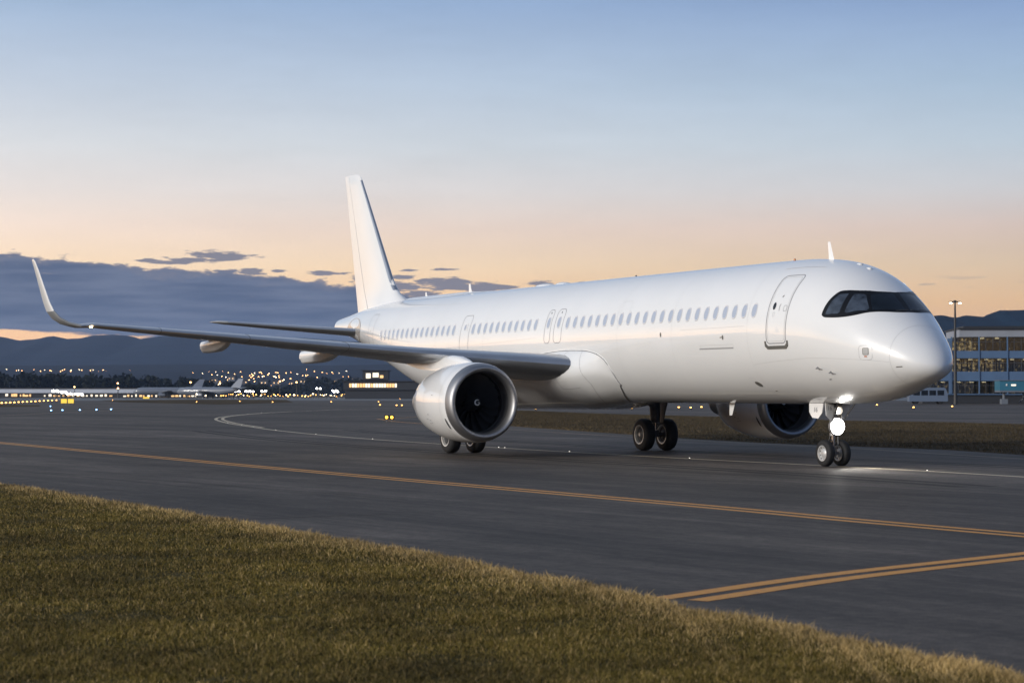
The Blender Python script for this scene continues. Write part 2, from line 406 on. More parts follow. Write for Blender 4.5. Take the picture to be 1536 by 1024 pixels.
# cockpit: black surround wrapped over both sides, six panes
AFT = pchip([0, .15, .30, .42, .536, .678, .763, .875, .986, 1.11, 1.195, 1.229, 1.249], [2.125, 2.165, 2.245, 2.37, 2.515, 2.766, 2.92, 3.005, 3.068, 3.11, 3.126, 3.118, 3.05])
FWD = pchip([0, .14, .275, .498, .665, .762, .952, 1.082, 1.178, 1.234, 1.249], [1.44, 1.45, 1.488, 1.623, 1.771, 1.868, 2.091, 2.328, 2.615, 2.88, 2.98])
mb = MB(); mb.loft([[FP(FWD(abs(a))+(AFT(abs(a))-FWD(abs(a)))*k/16, a, .004) for k in range(17)] for a in [1.249*math.sin(math.pi/2*j/70) for j in range(-70, 71)]], close=False)
cock = mb.obj("cockpit_surround", P_MASK, plane)
panes = [[(3.0,1.195),(2.955,.966),(2.86,.81),(2.66,.715),(2.58,1.075),(2.62,1.112),(2.95,1.197)],
         [(2.44,1.03),(2.52,.73),(2.53,.655),(2.35,.545),(2.285,.535),(1.945,.70),(1.96,.77),(2.37,1.025)],
         [(1.87,.68),(2.235,.47),(2.145,.26),(2.075,.06),(1.53,.055),(1.56,.25),(1.67,.44),(1.80,.635)]]
for sg in (1, -1):
    for i, q in enumerate(panes):
        mb = MB(); patch(mb, [(a, b*sg) for a, b in q], .0065, cuts=4); mb.obj("window_pane", P_GLASS if i == 2 else P_GLASS2, cock)
# wipers
mb = MB()
mb.tube([FP(1.49, .04, .03), FP(1.53, .30, .03)], .012, 6); mb.tube([FP(1.49, -.04, .03), FP(1.53, -.30, .03)], .012, 6)
mb.obj("wiper", P_DARK, cock)

# doors, exits, hatches
def door(name, poly, w, mat=P_SEAM, parent=plane):
    mb = MB(); ribbon(mb, poly, w, .004, True); return mb.obj(name, mat, parent, smooth=True)
def rd(s0, s1, z0, z1, r): return rrect(s0, s1, z0, z1, r, 6)
d1 = door("cabin_door", rd(4.54, 5.47, 3.43, 5.33, .14), .030)
mb = MB()
ribbon(mb, rd(4.60, 5.41, 3.49, 5.28, .11), .012, .004, True); mb.obj("door_inner_seam", P_SEAML, d1)
mb = MB(); patch(mb, [(5.21+.07*math.cos(t*math.pi/8), 4.47+.105*math.sin(t*math.pi/8)) for t in range(16)], .006, cuts=1, sz=True); mb.obj("door_porthole", P_GLASS, d1)
mb = MB(); ribbon(mb, [(4.93, 4.52), (4.96, 4.45), (4.95, 4.33)], .022, .006); mb.obj("door_handle", P_SEAM, d1)
mb = MB(); ribbon(mb, rd(4.62, 4.76, 4.31, 4.47, .05), .012, .005, True); mb.obj("door_placard", P_SEAM, d1)
mb = MB(); ribbon(mb, [(4.98, 4.71), (4.93, 4.76)], .035, .006); mb.obj("door_vent", P_SILL, d1)
mb = MB(); ribbon(mb, rd(5.14, 5.22, 4.18, 4.3, .03), .009, .005, True); mb.obj("door_lock", P_SEAML, d1)
mb = MB()   # dark scuff plate under the door
for o_, w_ in ((.018, .0),):
    outer = [(5.56,3.50),(5.56,3.36),(5.45,3.275),(4.55,3.275),(4.44,3.36),(4.44,3.50)]
    inner = [(5.50,3.50),(5.50,3.43),(5.42,3.365),(4.58,3.365),(4.50,3.43),(4.50,3.50)]
    for i in range(5):
        k = 1 if i != 2 else 8
        for j in range(k):
            g = lambda q, t: (q[i][0]+(q[i+1][0]-q[i][0])*t, q[i][1]+(q[i+1][1]-q[i][1])*t)
            A_, B_, C_, D_ = g(outer, j/k), g(outer, (j+1)/k), g(inner, (j+1)/k), g(inner, j/k)
            lo = [FP(a, PH(a, b), -.01) for a, b in (A_, B_, C_, D_)]; hi = [FP(a, PH(a, b), .02) for a, b in (A_, B_, C_, D_)]
            mb.add(lo+hi, [(4,5,6,7),(0,1,5,4),(2,3,7,6),(0,3,7,4),(1,2,6,5)])
mb.obj("door_sill", P_SILL, d1, smooth=False)
mb = MB(); ribbon(mb, [(5.85, 5.55), (4.2, 5.52)], .03, .012); mb.obj("rain_gutter", P_FRAME, plane)
for s0, s1 in ((18.97, 19.38), (18.13, 18.68)):
    o = door("emergency_exit", rd(s0-.02, s1, 3.73, 4.86, .17), .022)
    cabin_window((s0+s1)/2-.01, 4.42, o, .115, .18)
    mb = MB(); patch(mb, [((s0+s1)/2+.03*math.cos(t*math.pi/5), 4.75+.03*math.sin(t*math.pi/5)) for t in range(10)], .006, cuts=0, sz=True); mb.obj("exit_handle", P_DARK, o)
o = door("rear_exit", rd(25.60, 26.36, 3.46, 4.89, .16), .022)
cabin_window(26.02, 4.45, o, .07, .10); mb = MB(); ribbon(mb, [(25.85, 4.6), (25.80, 4.3)], .02, .005); mb.obj("exit_handle", P_SEAML, o)
o = door("aft_door", rd(35.74, 36.55, 3.70, 5.28, .14), .022); mb = MB(); ribbon(mb, [(36.2, 4.62), (36.12, 4.58)], .03, .005); mb.obj("door_handle", P_SEAM, o)
hat = door("service_panel", rd(1.43, 1.79, 2.93, 3.31, .09), .014, P_SEAML)
mb = MB(); patch(mb, rd(1.53, 1.675, 3.07, 3.235, .03), .006, cuts=2, sz=True); mb.obj("panel_recess", pmat("recess_grey", (.42, .42, .41), .5), hat)
mb = MB(); ribbon(mb, rd(1.525, 1.68, 3.065, 3.24, .03), .014, .008, True); mb.obj("panel_frame", P_SILL, hat)
mb = MB(); patch(mb, rd(1.57, 1.65, 3.005, 3.035, .01), .007, cuts=1, sz=True); mb.obj("panel_placard", P_RED, hat)
v = door("vent_panel", [(7.05,2.50),(6.85,2.50),(6.55,2.12),(6.78,2.12)], .012, P_SEAML)
mb = MB(); patch(mb, [(6.79+.14*math.cos(t*math.pi/8)+.05*math.sin(t*math.pi/8), 2.31+.075*math.sin(t*math.pi/8)) for t in range(16)], .005, cuts=1, sz=True); mb.obj("vent_grille", P_SILL, v)
for s_, z_, L_ in ((.78, 2.735, .16), (6.21, 2.11, .12), (3.15, 2.42, .10), (7.86, 3.657, .14)):
    mb = MB(); ribbon(mb, [(s_+L_/2, z_), (s_-L_/2, z_+.01)], .026, .006); mb.obj("skin_port", P_SILL, plane)
for s_, z_ in ((7.77, 3.657), (11.39, 3.823)):
    mb = MB(); patch(mb, [(s_+.04*math.cos(t*math.pi/6), z_+.07*math.sin(t*math.pi/6)) for t in range(12)], .008, cuts=0, sz=True); mb.obj("static_port", P_SILL, plane)
for s_, z_ in ((2.95, 2.63), (3.4, 2.75)):
    mb = MB(); c = FP(s_, PH(s_, z_), .07); mb.tube([FP(s_, PH(s_, z_), 0), c, c+Vector((.16, 0, 0))], [.02, .018, .010], 8); mb.obj("pitot_probe", P_STEEL, plane)
seam = MB()
ribbon(seam, [(9.15, 3.345), (7.25, 3.345)], .03, .006, mi=1); ribbon(seam, rd(7.25, 9.1, 3.37, 3.45, .01), .010, .005, True)
ribbon(seam, [(10.2, 3.93), (6.6, 3.95)], .008, .004); ribbon(seam, [(34, 3.93), (20, 3.93)], .006, .004)
ribbon(seam, [(6.4, 2.86), (1.0, 2.86)], .008, .004)
for s_ in (.98,):
    ribbon(seam, [(s_+.1*abs(math.sin(a))*0, a) for a in [k*.06 for k in range(-52, 53)]], .008, .004, sz=False)
for s_ in (6.45, 10.75, 14.2, 24.3, 28.6, 33.2, 37.2, 39.6):
    ribbon(seam, [(s_, a) for a in [k*.06 for k in range(-52, 53)]], .006, .003, sz=False)
ribbon(seam, rd(13.6, 14.35, 4.3, 4.95, .18), .008, .004, True)
seam.obj("panel_seam", [P_SEAML, P_SEAM], plane)
for a_, b_, w_ in (((9.2, 2.02), (6.4, 2.02), .02), ((9.0, 1.96), (8.3, 1.96), .03), ((3.4, 2.05), (.75, 2.35), .012)):
    low = MB(); ribbon(low, [a_, b_], w_, .006); low.obj("belly_seam", P_SEAML, plane)

# blade antennas, beacon and domes on the crown
def blade(s, h, c, name="antenna", up=1, y=0, lean=.25):
    zb = TOP(s) if up > 0 else BOT(s)
    rings = []
    for t in (0, .5, .9, 1.0):
        cc = c*(1-.55*t); xo = 5.07-s-lean*h*t; th = .024*(1-.6*t)
        z = zb-up*.03+up*(h+.03)*t
        rings.append([(xo+cc/2*math.cos(a), y+th*math.sin(a), z) for a in [2*math.pi*k/12 for k in range(12)]])
    mb = MB(); mb.loft(rings, caps=True); return mb.obj(name, P_WHITE, plane)
blade(5.12, .50, .27); blade(29.7, .38, .32); blade(34.0, .24, .26); blade(10.47, .36, .34, up=-1)
def dome(s, L, w, h, name="antenna_dome", up=1):
    mb = MB(); zb = TOP(s) if up > 0 else BOT(s)
    mb.ball((5.07-s, 0, zb-up*.02), 1, 10, sq=(L/2, w/2, h)); return mb.obj(name, P_WHITE if up > 0 else P_GREY, plane)
dome(23.2, 1.3, .55, .10); dome(21.8, .9, .45, .09); dome(3.3, .22, .16, .05); dome(3.75, .25, .18, .05); dome(20.1, .9, .45, .17, "drain_mast", -1)
mb = MB(); mb.ball((5.07-7.0, 0, TOP(7)+.015), .035, 8, sq=(1.2, 1, 1.6)); mb.obj("beacon", pmat("beacon_glass", (.55, .22, .08), .2), plane)
mb = MB(); mb.ball((5.07-16.5, 0, TOP(16.5)+.015), .03, 8, sq=(1.2, 1, 1.4)); mb.obj("beacon", P_DARK, plane)
# long low fairing on the rear crown, in front of the fin
mb = MB(); rr = []
for i in range(31):
    s = 27.2+(35.9-27.2)*i/30; w = .52*math.sin(math.pi*min(1, (i+.15)/31*.93+.0))**.6 if i < 30 else .12
    w = .62*(1-abs(i/30*2-1.15)**2.2*.72) if i < 30 else .10; w = max(w, .1)
    hgt = .07*min(1, i/9)*min(1, (31-i)/3)
    rr.append([FP(s, -w/2.0+w*k/12, .004+hgt*math.sqrt(max(0, 1-(k/6-1)**2))) for k in range(13)])
mb.loft(rr, close=False); mb.obj("crown_fairing", P_WHITE, plane)

# belly fairing round the wing root
EDGE = pchip([15.0, 15.1, 15.28, 15.87, 16.54, 17.73, 18.98, 20.3, 21.3, 23.5, 26, 27.6], [2.70, 2.98, 3.17, 3.375, 3.452, 3.473, 3.43, 3.34, 3.25, 2.95, 2.55, 2.1])
FRONT = pchip([0, .2, .45, .7, .88, 1], [15.0, 15.0, 15.22, 15.75, 16.2, 16.35])
def fair(u, t, extra=0.0):
    """u 0 at the front edge to 1 aft, t 0 at the upper edge to 1 at the keel"""
    s0 = FRONT(t); s = s0+(27.6-s0)*u; p0 = PH(s, EDGE(s)); ph = p0+(math.pi-p0)*t
    e = min(1, max(0, (s-s0)/2.5)); e = math.sin(e*math.pi/2)**1.25; x = min(1, max(0, (27.6-s)/3)); x = x*x*(3-2*x)
    k = min(1, t/.24); k = math.sin(k*math.pi/2)
    d = .02+.62*e*x*k*(1-.70*max(0, (t-.2)/.8))
    return FP(s, ph, d+extra)
mb = MB(); rows = []
UF = [0]+[(k/8)**1.5*.05 for k in range(1, 8)]+[.05+k*.0125 for k in range(77)]
for u in UF:
    r = [FP(FRONT(0)+(27.6-FRONT(0))*u, PH(FRONT(0)+(27.6-FRONT(0))*u, EDGE(FRONT(0)+(27.6-FRONT(0))*u)), -.03)]+[fair(u, t/30) for t in range(31)]
    rows.append(r+[Vector((q.x, -q.y, q.z)) for q in r[::-1][1:]])
front = [FP(FRONT(min(1, abs(t)/30)), PH(FRONT(min(1, abs(t)/30)), EDGE(FRONT(min(1, abs(t)/30))))+(math.pi-PH(FRONT(min(1, abs(t)/30)), EDGE(FRONT(min(1, abs(t)/30)))))*min(1, abs(t)/30), -.03) for t in range(31)]
front = [rows[0][0]]+front; front = front+[Vector((q.x, -q.y, q.z)) for q in front[::-1][1:]]
mb.loft([front]+rows, close=False)
bf = mb.obj("belly_fairing", P_WHITE, plane, angle=50)
def gap(pts, name, w):
    g_ = MB(); vs = []
    Q = [fair(a, b, .003) for a, b in pts]
    for i in range(len(Q)):
        td = (Q[min(i+1, len(Q)-1)]-Q[max(i-1, 0)]).normalized(); a, b = pts[i]
        nn = (fair(min(a+.004, 1), b)-fair(max(a-.004, 0), b)).cross(fair(a, min(1, b+.01))-fair(a, max(0, b-.01))).normalized()
        sd = nn.cross(td)*w/2; vs += [Q[i]-sd, Q[i]+sd]
    g_.add(vs, [(2*i, 2*i+1, 2*i+3, 2*i+2) for i in range(len(Q)-1)]); return g_.obj(name, P_DARK, bf)
gap([(.0, t/40) for t in range(41)][::-1]+[(u/60*.55, .004) for u in range(1, 61)], "fairing_gap", .022)
sm = MB()
def fline(pts, w=.012):
    vs = []; Q = [fair(a, b, .004) for a, b in pts]
    for i in range(len(Q)):
        td = (Q[min(i+1, len(Q)-1)]-Q[max(i-1, 0)]).normalized(); a, b = pts[i]
        nn = (fair(min(a+.004, 1), b)-fair(max(a-.004, 0), b)).cross(fair(a, min(1, b+.01))-fair(a, max(0, b-.01))).normalized()
        sd = nn.cross(td)*w/2; vs += [Q[i]-sd, Q[i]+sd]
    sm.add(vs, [(2*i, 2*i+1, 2*i+3, 2*i+2) for i in range(len(Q)-1)])
us = lambda s, t: max(0, min(1, (s-FRONT(t))/(27.6-FRONT(t))))
fline([(us(16.55+.35*math.sin(math.pi*t/24)*-1+(.9*max(0, t/24-.45)), t/24*.75), t/24*.75) for t in range(25)])
fline([(us(17.5+.25*t/10, t/10*.14), t/10*.14) for t in range(11)])
fline([(us(16.8+1.1*t/10, .36), .36) for t in range(11)]); fline([(us(17.9, .22+t/10*.14), .22+t/10*.14) for t in range(11)])
sm.obj("fairing_seam", P_SEAM, bf)

# wings
def foil(t, n=14):
    """closed section outline: (chord fraction, height / chord)"""
    up = []; lo = []
    for i in range(n+1):
        x = (1-math.cos(math.pi*i/n))/2
        y = 5*t*(.2969*math.sqrt(x)-.126*x-.3516*x*x+.2843*x**3-.1015*x**4)
        cam_ = .012*4*x*(1-x)
        up.append((x, y*1.0+cam_)); lo.append((x, -y*1.0+cam_*.6))
    return up[::-1]+lo[1:-1]+[(1.0, lo[-1][1]-.0015)]
def wing_sections():
    W_ = []
    def add(y, s, z, c, t, inc, roll): W_.append((y, s, z, c, t, R(inc), R(roll)))
    def LE(y): return 16.02+.516*(y-.7)+(max(0, 2.0-y)**1.6)*-.10
    def TE(y): return 22.95+.06*y if y < 6.4 else 23.33+(y-6.4)*.235
    for y in (.8, 1.6, 2.2, 2.8, 3.6, 4.6, 5.6, 6.4, 7.5, 9, 10.5, 12, 13.5, 15, 16.1):
        t = .150-.045*min(1, y/7); inc = 3.2-3.2*min(1, y/14)
        add(y, LE(y), 2.76+.088*y+.0004*y*y, TE(y)-LE(y), t, inc, 5)
    for y, z, s, c, rl in ((16.55, 4.262, 24.22, 1.42, 12), (16.9, 4.36, 24.44, 1.25, 25), (17.16, 4.53, 24.62, 1.12, 43), (17.33, 4.77, 24.80, 1.0, 62), (17.42, 5.06, 25.0, .88, 76), (17.53, 5.62, 25.36, .70, 80), (17.63, 6.15, 25.70, .54, 80), (17.69, 6.44, 25.92, .42, 80), (17.705, 6.51, 26.04, .30, 80), (17.71, 6.535, 26.12, .17, 80)):
        add(y, s, z, c, .10, 0, rl)
    return W_
WS = wing_sections()
def wring(sec, sg):
    y, s, z, c, t, inc, roll = sec; out = []
    for x, h in foil(t):
        # nose slightly up with incidence about the leading edge
        a = x*c*math.cos(inc)+h*c*math.sin(inc); b = h*c*math.cos(inc)-x*c*math.sin(inc)
        out.append(Vector((5.07-(s+a), -sg*(y-b*math.sin(roll)), z+b*math.cos(roll))))
    return out
NF = len(foil(.1)); LEI = 14
def make_wing(sg):
    rings = [wring(q, sg) for q in WS]
    main = MB(); slat = MB(); wl = MB(); KB = 15
    for i in range(len(rings)-1):
        for k in range(NF):
            k2 = (k+1) % NF; quad = [rings[i][k], rings[i][k2], rings[i+1][k2], rings[i+1][k]]
            xk = (foil(.1)[k][0]+foil(.1)[k2][0])/2
            tgt = wl if i >= KB+3 else (slat if (xk < .115 and i >= 2 and i < KB and not (5.5 < WS[i][0] < 5.7 and False)) else main)
            tgt.add(quad, [(0, 1, 2, 3)])
    wl.add(rings[-1], [tuple(range(NF))])
    def weld(mb):
        d = {}; nv = []; mp = []
        for v in mb.v:
            k = (round(v[0], 4), round(v[1], 4), round(v[2], 4))
            if k not in d: d[k] = len(nv); nv.append(v)
            mp.append(d[k])
        mb.f = [tuple(dict.fromkeys(mp[i] for i in q)) for q in mb.f]; mb.v = nv; keep = [i for i, q in enumerate(mb.f) if len(q) > 2]
        mb.f = [mb.f[i] for i in keep]; mb.m = [mb.m[i] for i in keep]; return mb
    w = weld(main).obj("wing", P_GREY, plane, angle=40)
    weld(slat).obj("leading_edge_slat", P_SLAT, w, angle=40)
    weld(wl).obj("winglet", P_FIN, w, angle=40)
    # canoe fairings under the trailing edge: rounded nose, cut-off tail
    for y, s0, s1, zt, h, wd in ((8.2, 22.0, 25.5, 3.50, .44, .30), (11.9, 22.6, 25.35, 3.80, .40, .26)):
        mb = MB(); rg = []
        for j in range(15):
            t = j/14; s = s0+(s1-s0)*t; g = math.sin(math.pi/2*min(1, t*1.5+.0008))**.75
            hh = h*g*(1-.10*t); ww = wd*g
            sq = lambda v, e: math.copysign(abs(v)**e, v)
            rg.append([(5.07-s, -sg*y+ww*sq(math.sin(a), .42)*(1 if math.cos(a) > -.3 else .86), zt+.10*(1-t)-hh*.5+hh*.55*sq(math.cos(a), .55 if math.cos(a) > 0 else .8)) for a in [2*math.pi*(k+.5)/24 for k in range(24)]])
        mb.loft(rg, caps=True); mb.obj("flap_track_fairing", P_FIN, w, angle=40)
    # slat joints and aileron joint as thin dark gaps
    for y in (8.7, 11.6, 14.2):
        g = MB()
        i = max(j for j in range(len(WS)) if WS[j][0] <= y); u = (y-WS[i][0])/(WS[i+1][0]-WS[i][0])
        pr = [rings[i][k].lerp(rings[i+1][k], u) for k in range(10, 19)]
        g.tube([q+Vector((.004, 0, 0)) for q in pr], .008, 6)
        g.obj("slat_gap", P_DARK, w)
    # navigation lamp let into the leading edge before the winglet
    lp = MB(); lp.ball((5.07-24.03, -sg*16.28, 4.225), .038, 8, sq=(1, 1.5, .8)); lp.obj("wing_tip_lamp", E_NAV, w)
    return w
make_wing(1); make_wing(-1)

# engines
def make_engine(sg):
    EC = Vector((5.07-15.93, -sg*5.75, 1.755))
    L = lambda prof: [(-a, r) for a, r in prof]
    mb = MB()
    mb.lathe(L([(.33, 1.243), (.345, 1.252), (.6, 1.272), (1.0, 1.285), (1.5, 1.282), (2.0, 1.25), (2.5, 1.185), (3.0, 1.09), (3.4, 1.0), (3.42, .985), (3.2, .97)]), EC, n=72)
    e = mb.obj("engine", P_WHITE, plane, angle=30)
    mb = MB(); mb.lathe(L([(.33, 1.24), (.22, 1.222), (.12, 1.195), (.05, 1.16), (.012, 1.12), (0, 1.085), (.012, 1.05), (.05, 1.015), (.12, .985), (.22, .965), (.30, .957)]), EC, n=72); mb.obj("intake_lip", P_LIP, e, angle=60)
    mb = MB(); mb.lathe(L([(.30, .956), (.55, .955), (.80, .965)]), EC, n=72); mb.obj("intake_liner", P_LINER, e)
    mb = MB(); mb.lathe(L([(.80, .966), (.80, .982), (1.05, .99), (1.55, .99)]), EC, n=72); mb.lathe(L([(1.5, .99), (1.5, .02)]), EC, n=48); mb.obj("fan_case", P_BLACK, e)
    mb = MB(); mb.lathe(L([(.792, .95), (.792, .966), (.80, .966)]), EC, n=72); mb.obj("fan_case_ring", P_LINER, e)
    # fan: 18 broad swept blades
    for k in range(18):
        a0 = 2*math.pi*k/18; mb = MB(); rg = []
        for j in range(8):
            t = j/7; r = .27+(.975-.27)*t; tw = R(25+38*t); ch = .36+.14*math.sin(t*2.2)
            sw = .16*math.sin(t*math.pi)*-.35+.22*t*t
            row = []
            for u in (-.5, -.25, 0, .25, .5):
                aa = a0+sg*0+(u*ch*math.sin(tw)+sw*.5)/r; x = -(1.08+u*ch*math.cos(tw)+.03*(1-t))
                row.append((EC.x+x, EC.y+r*math.cos(aa), EC.z+r*math.sin(aa)))
            rg.append(row)
        mb.loft(rg, close=False); mb.obj("fan_blade", P_FAN, e, fix=False)
    mb = MB(); mb.lathe(L([(.55, .0005), (.57, .05), (.63, .11), (.75, .185), (.9, .25), (1.05, .29), (1.2, .30)]), EC, n=40); spn = mb.obj("spinner", P_BLACK, e)
    mb = MB(); pts = []
    for k in range(40):
        t = k/39; a = R(60+300*t); r = .085-.012*t; u = .60
        pts.append((EC.x-(.612-.05*(1-r/.085))+.012, EC.y+r*math.cos(a), EC.z+r*math.sin(a)))
    for k in range(8):
        t = k/7; r = .07*(1-t)+.012; pts.append((EC.x-.59+.03*t+.0, EC.y+r*math.cos(R(0)), EC.z-.02+r*.1))
    mb.tube(pts[:40], [.012+.012*math.sin(math.pi*k/39) for k in range(40)], 6); mb.tube([(EC.x-.585, EC.y+.06, EC.z), (EC.x-.555, EC.y+.0, EC.z)], .012, 6); mb.obj("spinner_swirl", P_MARK, spn)
    # rear: core cowl and plug
    mb = MB(); mb.lathe(L([(2.6, .72), (3.4, .70), (4.2, .58), (4.8, .47), (4.78, .44), (4.3, .42)]), EC, n=48); mb.obj("core_nozzle", P_STEEL, e)
    mb = MB(); mb.lathe(L([(4.2, .34), (4.8, .27), (5.5, .03)]), EC, n=32); mb.obj("exhaust_plug", P_STEEL, e)
    # bypass floor so the duct is closed
    mb = MB(); mb.lathe(L([(3.2, .97), (2.6, .98), (2.6, .72)]), EC, n=48); mb.obj("bypass_duct", P_BLACK, e)
    # pylon
    mb = MB(); rg = []
    for s, zb, zt, w in ((16.95, 2.9, 3.05, .05), (17.3, 2.85, 3.14, .14), (17.8, 2.8, 3.24, .19), (18.3, 2.75, 3.28, .21), (18.9, 2.78, 3.26, .22), (19.8, 2.80, 3.20, .22), (20.8, 2.86, 3.14, .18), (21.6, 2.96, 3.10, .12), (22.2, 3.04, 3.08, .04)):
        rg.append([(5.07-s, EC.y+w*a, zb+(zt-zb)*b) for a, b in ((-1, 0), (-1, .6), (-.85, .88), (-.4, 1), (.4, 1), (.85, .88), (1, .6), (1, 0))])
    mb.loft(rg, caps=True); mb.obj("pylon", P_FIN, e, angle=50)
    # strake, latch vent and cowl joints
    yo = -sg
    mb = MB()
    a = R(38); base = [(5.07-s, EC.y+sg*r*math.sin(a), EC.z+r*math.cos(a)) for s, r in ((16.9, 1.27), (17.4, 1.28), (18.0, 1.26))]
    tip = [(5.07-s, EC.y+sg*r*math.sin(a), EC.z+r*math.cos(a)) for s, r in ((17.35, 1.33), (17.55, 1.50), (18.0, 1.52))]
    n0 = Vector((0, math.cos(a)*sg, -math.sin(a)))*.012
    mb.loft([[Vector(q)-n0 for q in base]+[Vector(q)-n0 for q in tip[::-1]], [Vector(q)+n0 for q in base]+[Vector(q)+n0 for q in tip[::-1]]], caps=True); mb.obj("strake", P_WHITE, e, smooth=False)
    cj = MB()
    def arc(s, r, a0, a1, w, ne=40):
        vs = []
        for k in range(ne+1):
            t = a0+(a1-a0)*k/ne
            for q in (-w/2, w/2): vs.append((5.07-s-q, EC.y+r*math.sin(t), EC.z+r*math.cos(t)))
        cj.add(vs, [(2*k, 2*k+1, 2*k+3, 2*k+2) for k in range(ne)])
    arc(15.93+.72, 1.2805, 0, 2*math.pi, .010, 90); arc(15.93+2.05, 1.250, 0, 2*math.pi, .012, 90)
    cj.obj("cowl_joint", P_SEAML, e)
    mb = MB()
    t = R(-128)*1 if True else 0
    for t0, s0, dd, hh in ((R(-122), 16.42, .05, .16),):
        vs = []
        for q, w_ in ((-.5, 0), (.5, 0)):
            pass
        ring = [(s0+dd*math.cos(k*math.pi/6), t0+hh*math.sin(k*math.pi/6)) for k in range(12)]
        mb.add([(5.07-s, EC.y+1.277*math.sin(a_), EC.z+1.277*math.cos(a_)) for s, a_ in ring], [tuple(range(12))])
    mb.obj("cowl_vent", P_DARK, e, fix=False)
    for s0, a_ in ((17.6, -108), (17.75, -115), (17.55, -117), (17.65, -122), (17.5, -121), (17.2, -80)):
        t0 = R(a_); dr = MB(); dr.add([(5.07-s, EC.y+1.287*math.sin(t_), EC.z+1.287*math.cos(t_)) for s, t_ in ((s0, t0), (s0+.10, t0+.004), (s0+.10, t0+.02), (s0, t0+.018))], [(0, 1, 2, 3)])
        dr.obj("cowl_latch", P_SEAM, e, fix=False)
    return e
make_engine(1); make_engine(-1)

# fin with rudder, tailplanes
def lift(rings, name, mat, parent, angle=40, cap=True):
    mb = MB(); mb.loft(rings); mb.f.append(tuple(range(len(rings[0])))); mb.m.append(0); mb.f.append(tuple(len(mb.v)-len(rings[0])+k for k in range(len(rings[0])))); mb.m.append(0)
    return mb.obj(name, mat, parent, angle=angle)
def sfoil(t, x0=0.0, x1=1.0, n=14):
    xs = [x0+(x1-x0)*(1-math.cos(math.pi*i/n))/2 for i in range(n+1)]
    y = lambda x: 5*t*(.2969*math.sqrt(x)-.126*x-.3516*x*x+.2843*x**3-.1036*x**4)
    return [(x, y(x)) for x in xs[::-1]]+[(x, -y(x)) for x in xs[(1 if x0 == 0 else 0):-1]]
FLE = pchip([5.2, 5.75, 5.95, 6.15, 6.45, 6.9, 7.5, 8.4, 11.2, 11.45, 11.58, 11.62], [34.8, 35.7, 36.25, 36.75, 37.25, 37.68, 38.15, 38.85, 41.05, 41.26, 41.55, 42.0])
FTE = lambda z: 41.45+(z-5.2)*(43.10-41.45)/(11.6-5.2)
zs = [5.0, 5.5, 5.75, 5.95, 6.15, 6.45, 6.9, 7.5, 8.4, 9.4, 10.4, 11.1, 11.35, 11.48, 11.57, 11.615]
def fin_ring(z, x0, x1, tt=.105):
    a, b = FLE(z), FTE(z); c = b-a; tt = tt*(1 if z > 6.3 else 1+.5*(6.3-z)); 
    if z > 11.3: tt *= max(.12, (11.63-z)/.33)
    return [(5.07-(a+x*c), -y*c, z) for x, y in sfoil(tt, x0, x1)]
fin = lift([fin_ring(z, 0, .70) for z in zs], "tail_fin", P_FIN, plane)
lift([fin_ring(z, .712, 1.0) for z in zs[1:]], "rudder", P_FIN, fin)
mb = MB()   # dark polished leading edge strip
rg = []
for z in [6.3, 6.6, 6.9, 7.5, 8.4, 9.4, 10.4, 11.1, 11.3]:
    a, b = FLE(z), FTE(z); c = b-a; rg.append([(5.07-(a+x*c)+.004, s_*(y*c+.004), z) for x, y, s_ in [(x_, 5*.105*(.2969*math.sqrt(x_)-.126*x_), q_) for x_, q_ in ((.035, 1), (.015, 1), (.004, 1), (0, 1), (.004, -1), (.015, -1), (.035, -1))]])
mb.loft(rg, close=False); mb.obj("fin_leading_edge", P_SLAT, fin)
def make_tailplane(sg):
    rg = []
    for y, s, z, c, t in ((.3, 38.2, 4.60, 3.55, .10), (1.0, 38.75, 4.65, 3.25, .10), (2.5, 39.75, 4.77, 2.65, .10), (4.5, 41.0, 4.94, 1.95, .10), (5.8, 41.85, 5.06, 1.48, .10), (6.08, 42.1, 5.09, 1.25, .09), (6.18, 42.35, 5.10, .95, .06), (6.21, 42.65, 5.105, .55, .04)):
        rg.append([(5.07-(s+x*c), -sg*y, z+h*c) for x, h in sfoil(t)])
    o = lift(rg, "tailplane", P_GREY, plane)
    mb = MB(); q = []
    for y, s, z, c, t in ((1.0, 38.75, 4.65, 3.25, .10), (2.5, 39.75, 4.77, 2.65, .10), (4.5, 41.0, 4.94, 1.95, .10), (5.8, 41.85, 5.06, 1.48, .10)):
        q.append([(5.07-(s+x_*c)+.005, -sg*y, z+k_*(5*t*(.2969*math.sqrt(x_)-.126*x_)*c+.004)) for x_, k_ in ((.06, 1), (.025, 1), (.006, 1), (0, 1), (.006, -1), (.025, -1), (.06, -1))])
    mb.loft(q, close=False); mb.obj("tailplane_leading_edge", P_SLAT, o)
    # sealed slot plate on the tail cone where the tailplane pivots
    mb = MB(); s0 = 39.3
    ring_ = [(s0+1.3*math.cos(k*math.pi/10), 4.72+.52*math.sin(k*math.pi/10)) for k in range(20)]
    vs = [FP(a, sg*PH(a, b), .012) for a, b in ring_]; c0 = FP(s0, sg*PH(s0, 4.72), .02)
    mb.add(vs+[c0], [(k, (k+1) % 20, 20) for k in range(20)]); mb.obj("pivot_plate", pmat("pivot_plate_metal", (.62, .58, .54), .25, metal=.5), o)
    return o
make_tailplane(1); make_tailplane(-1)

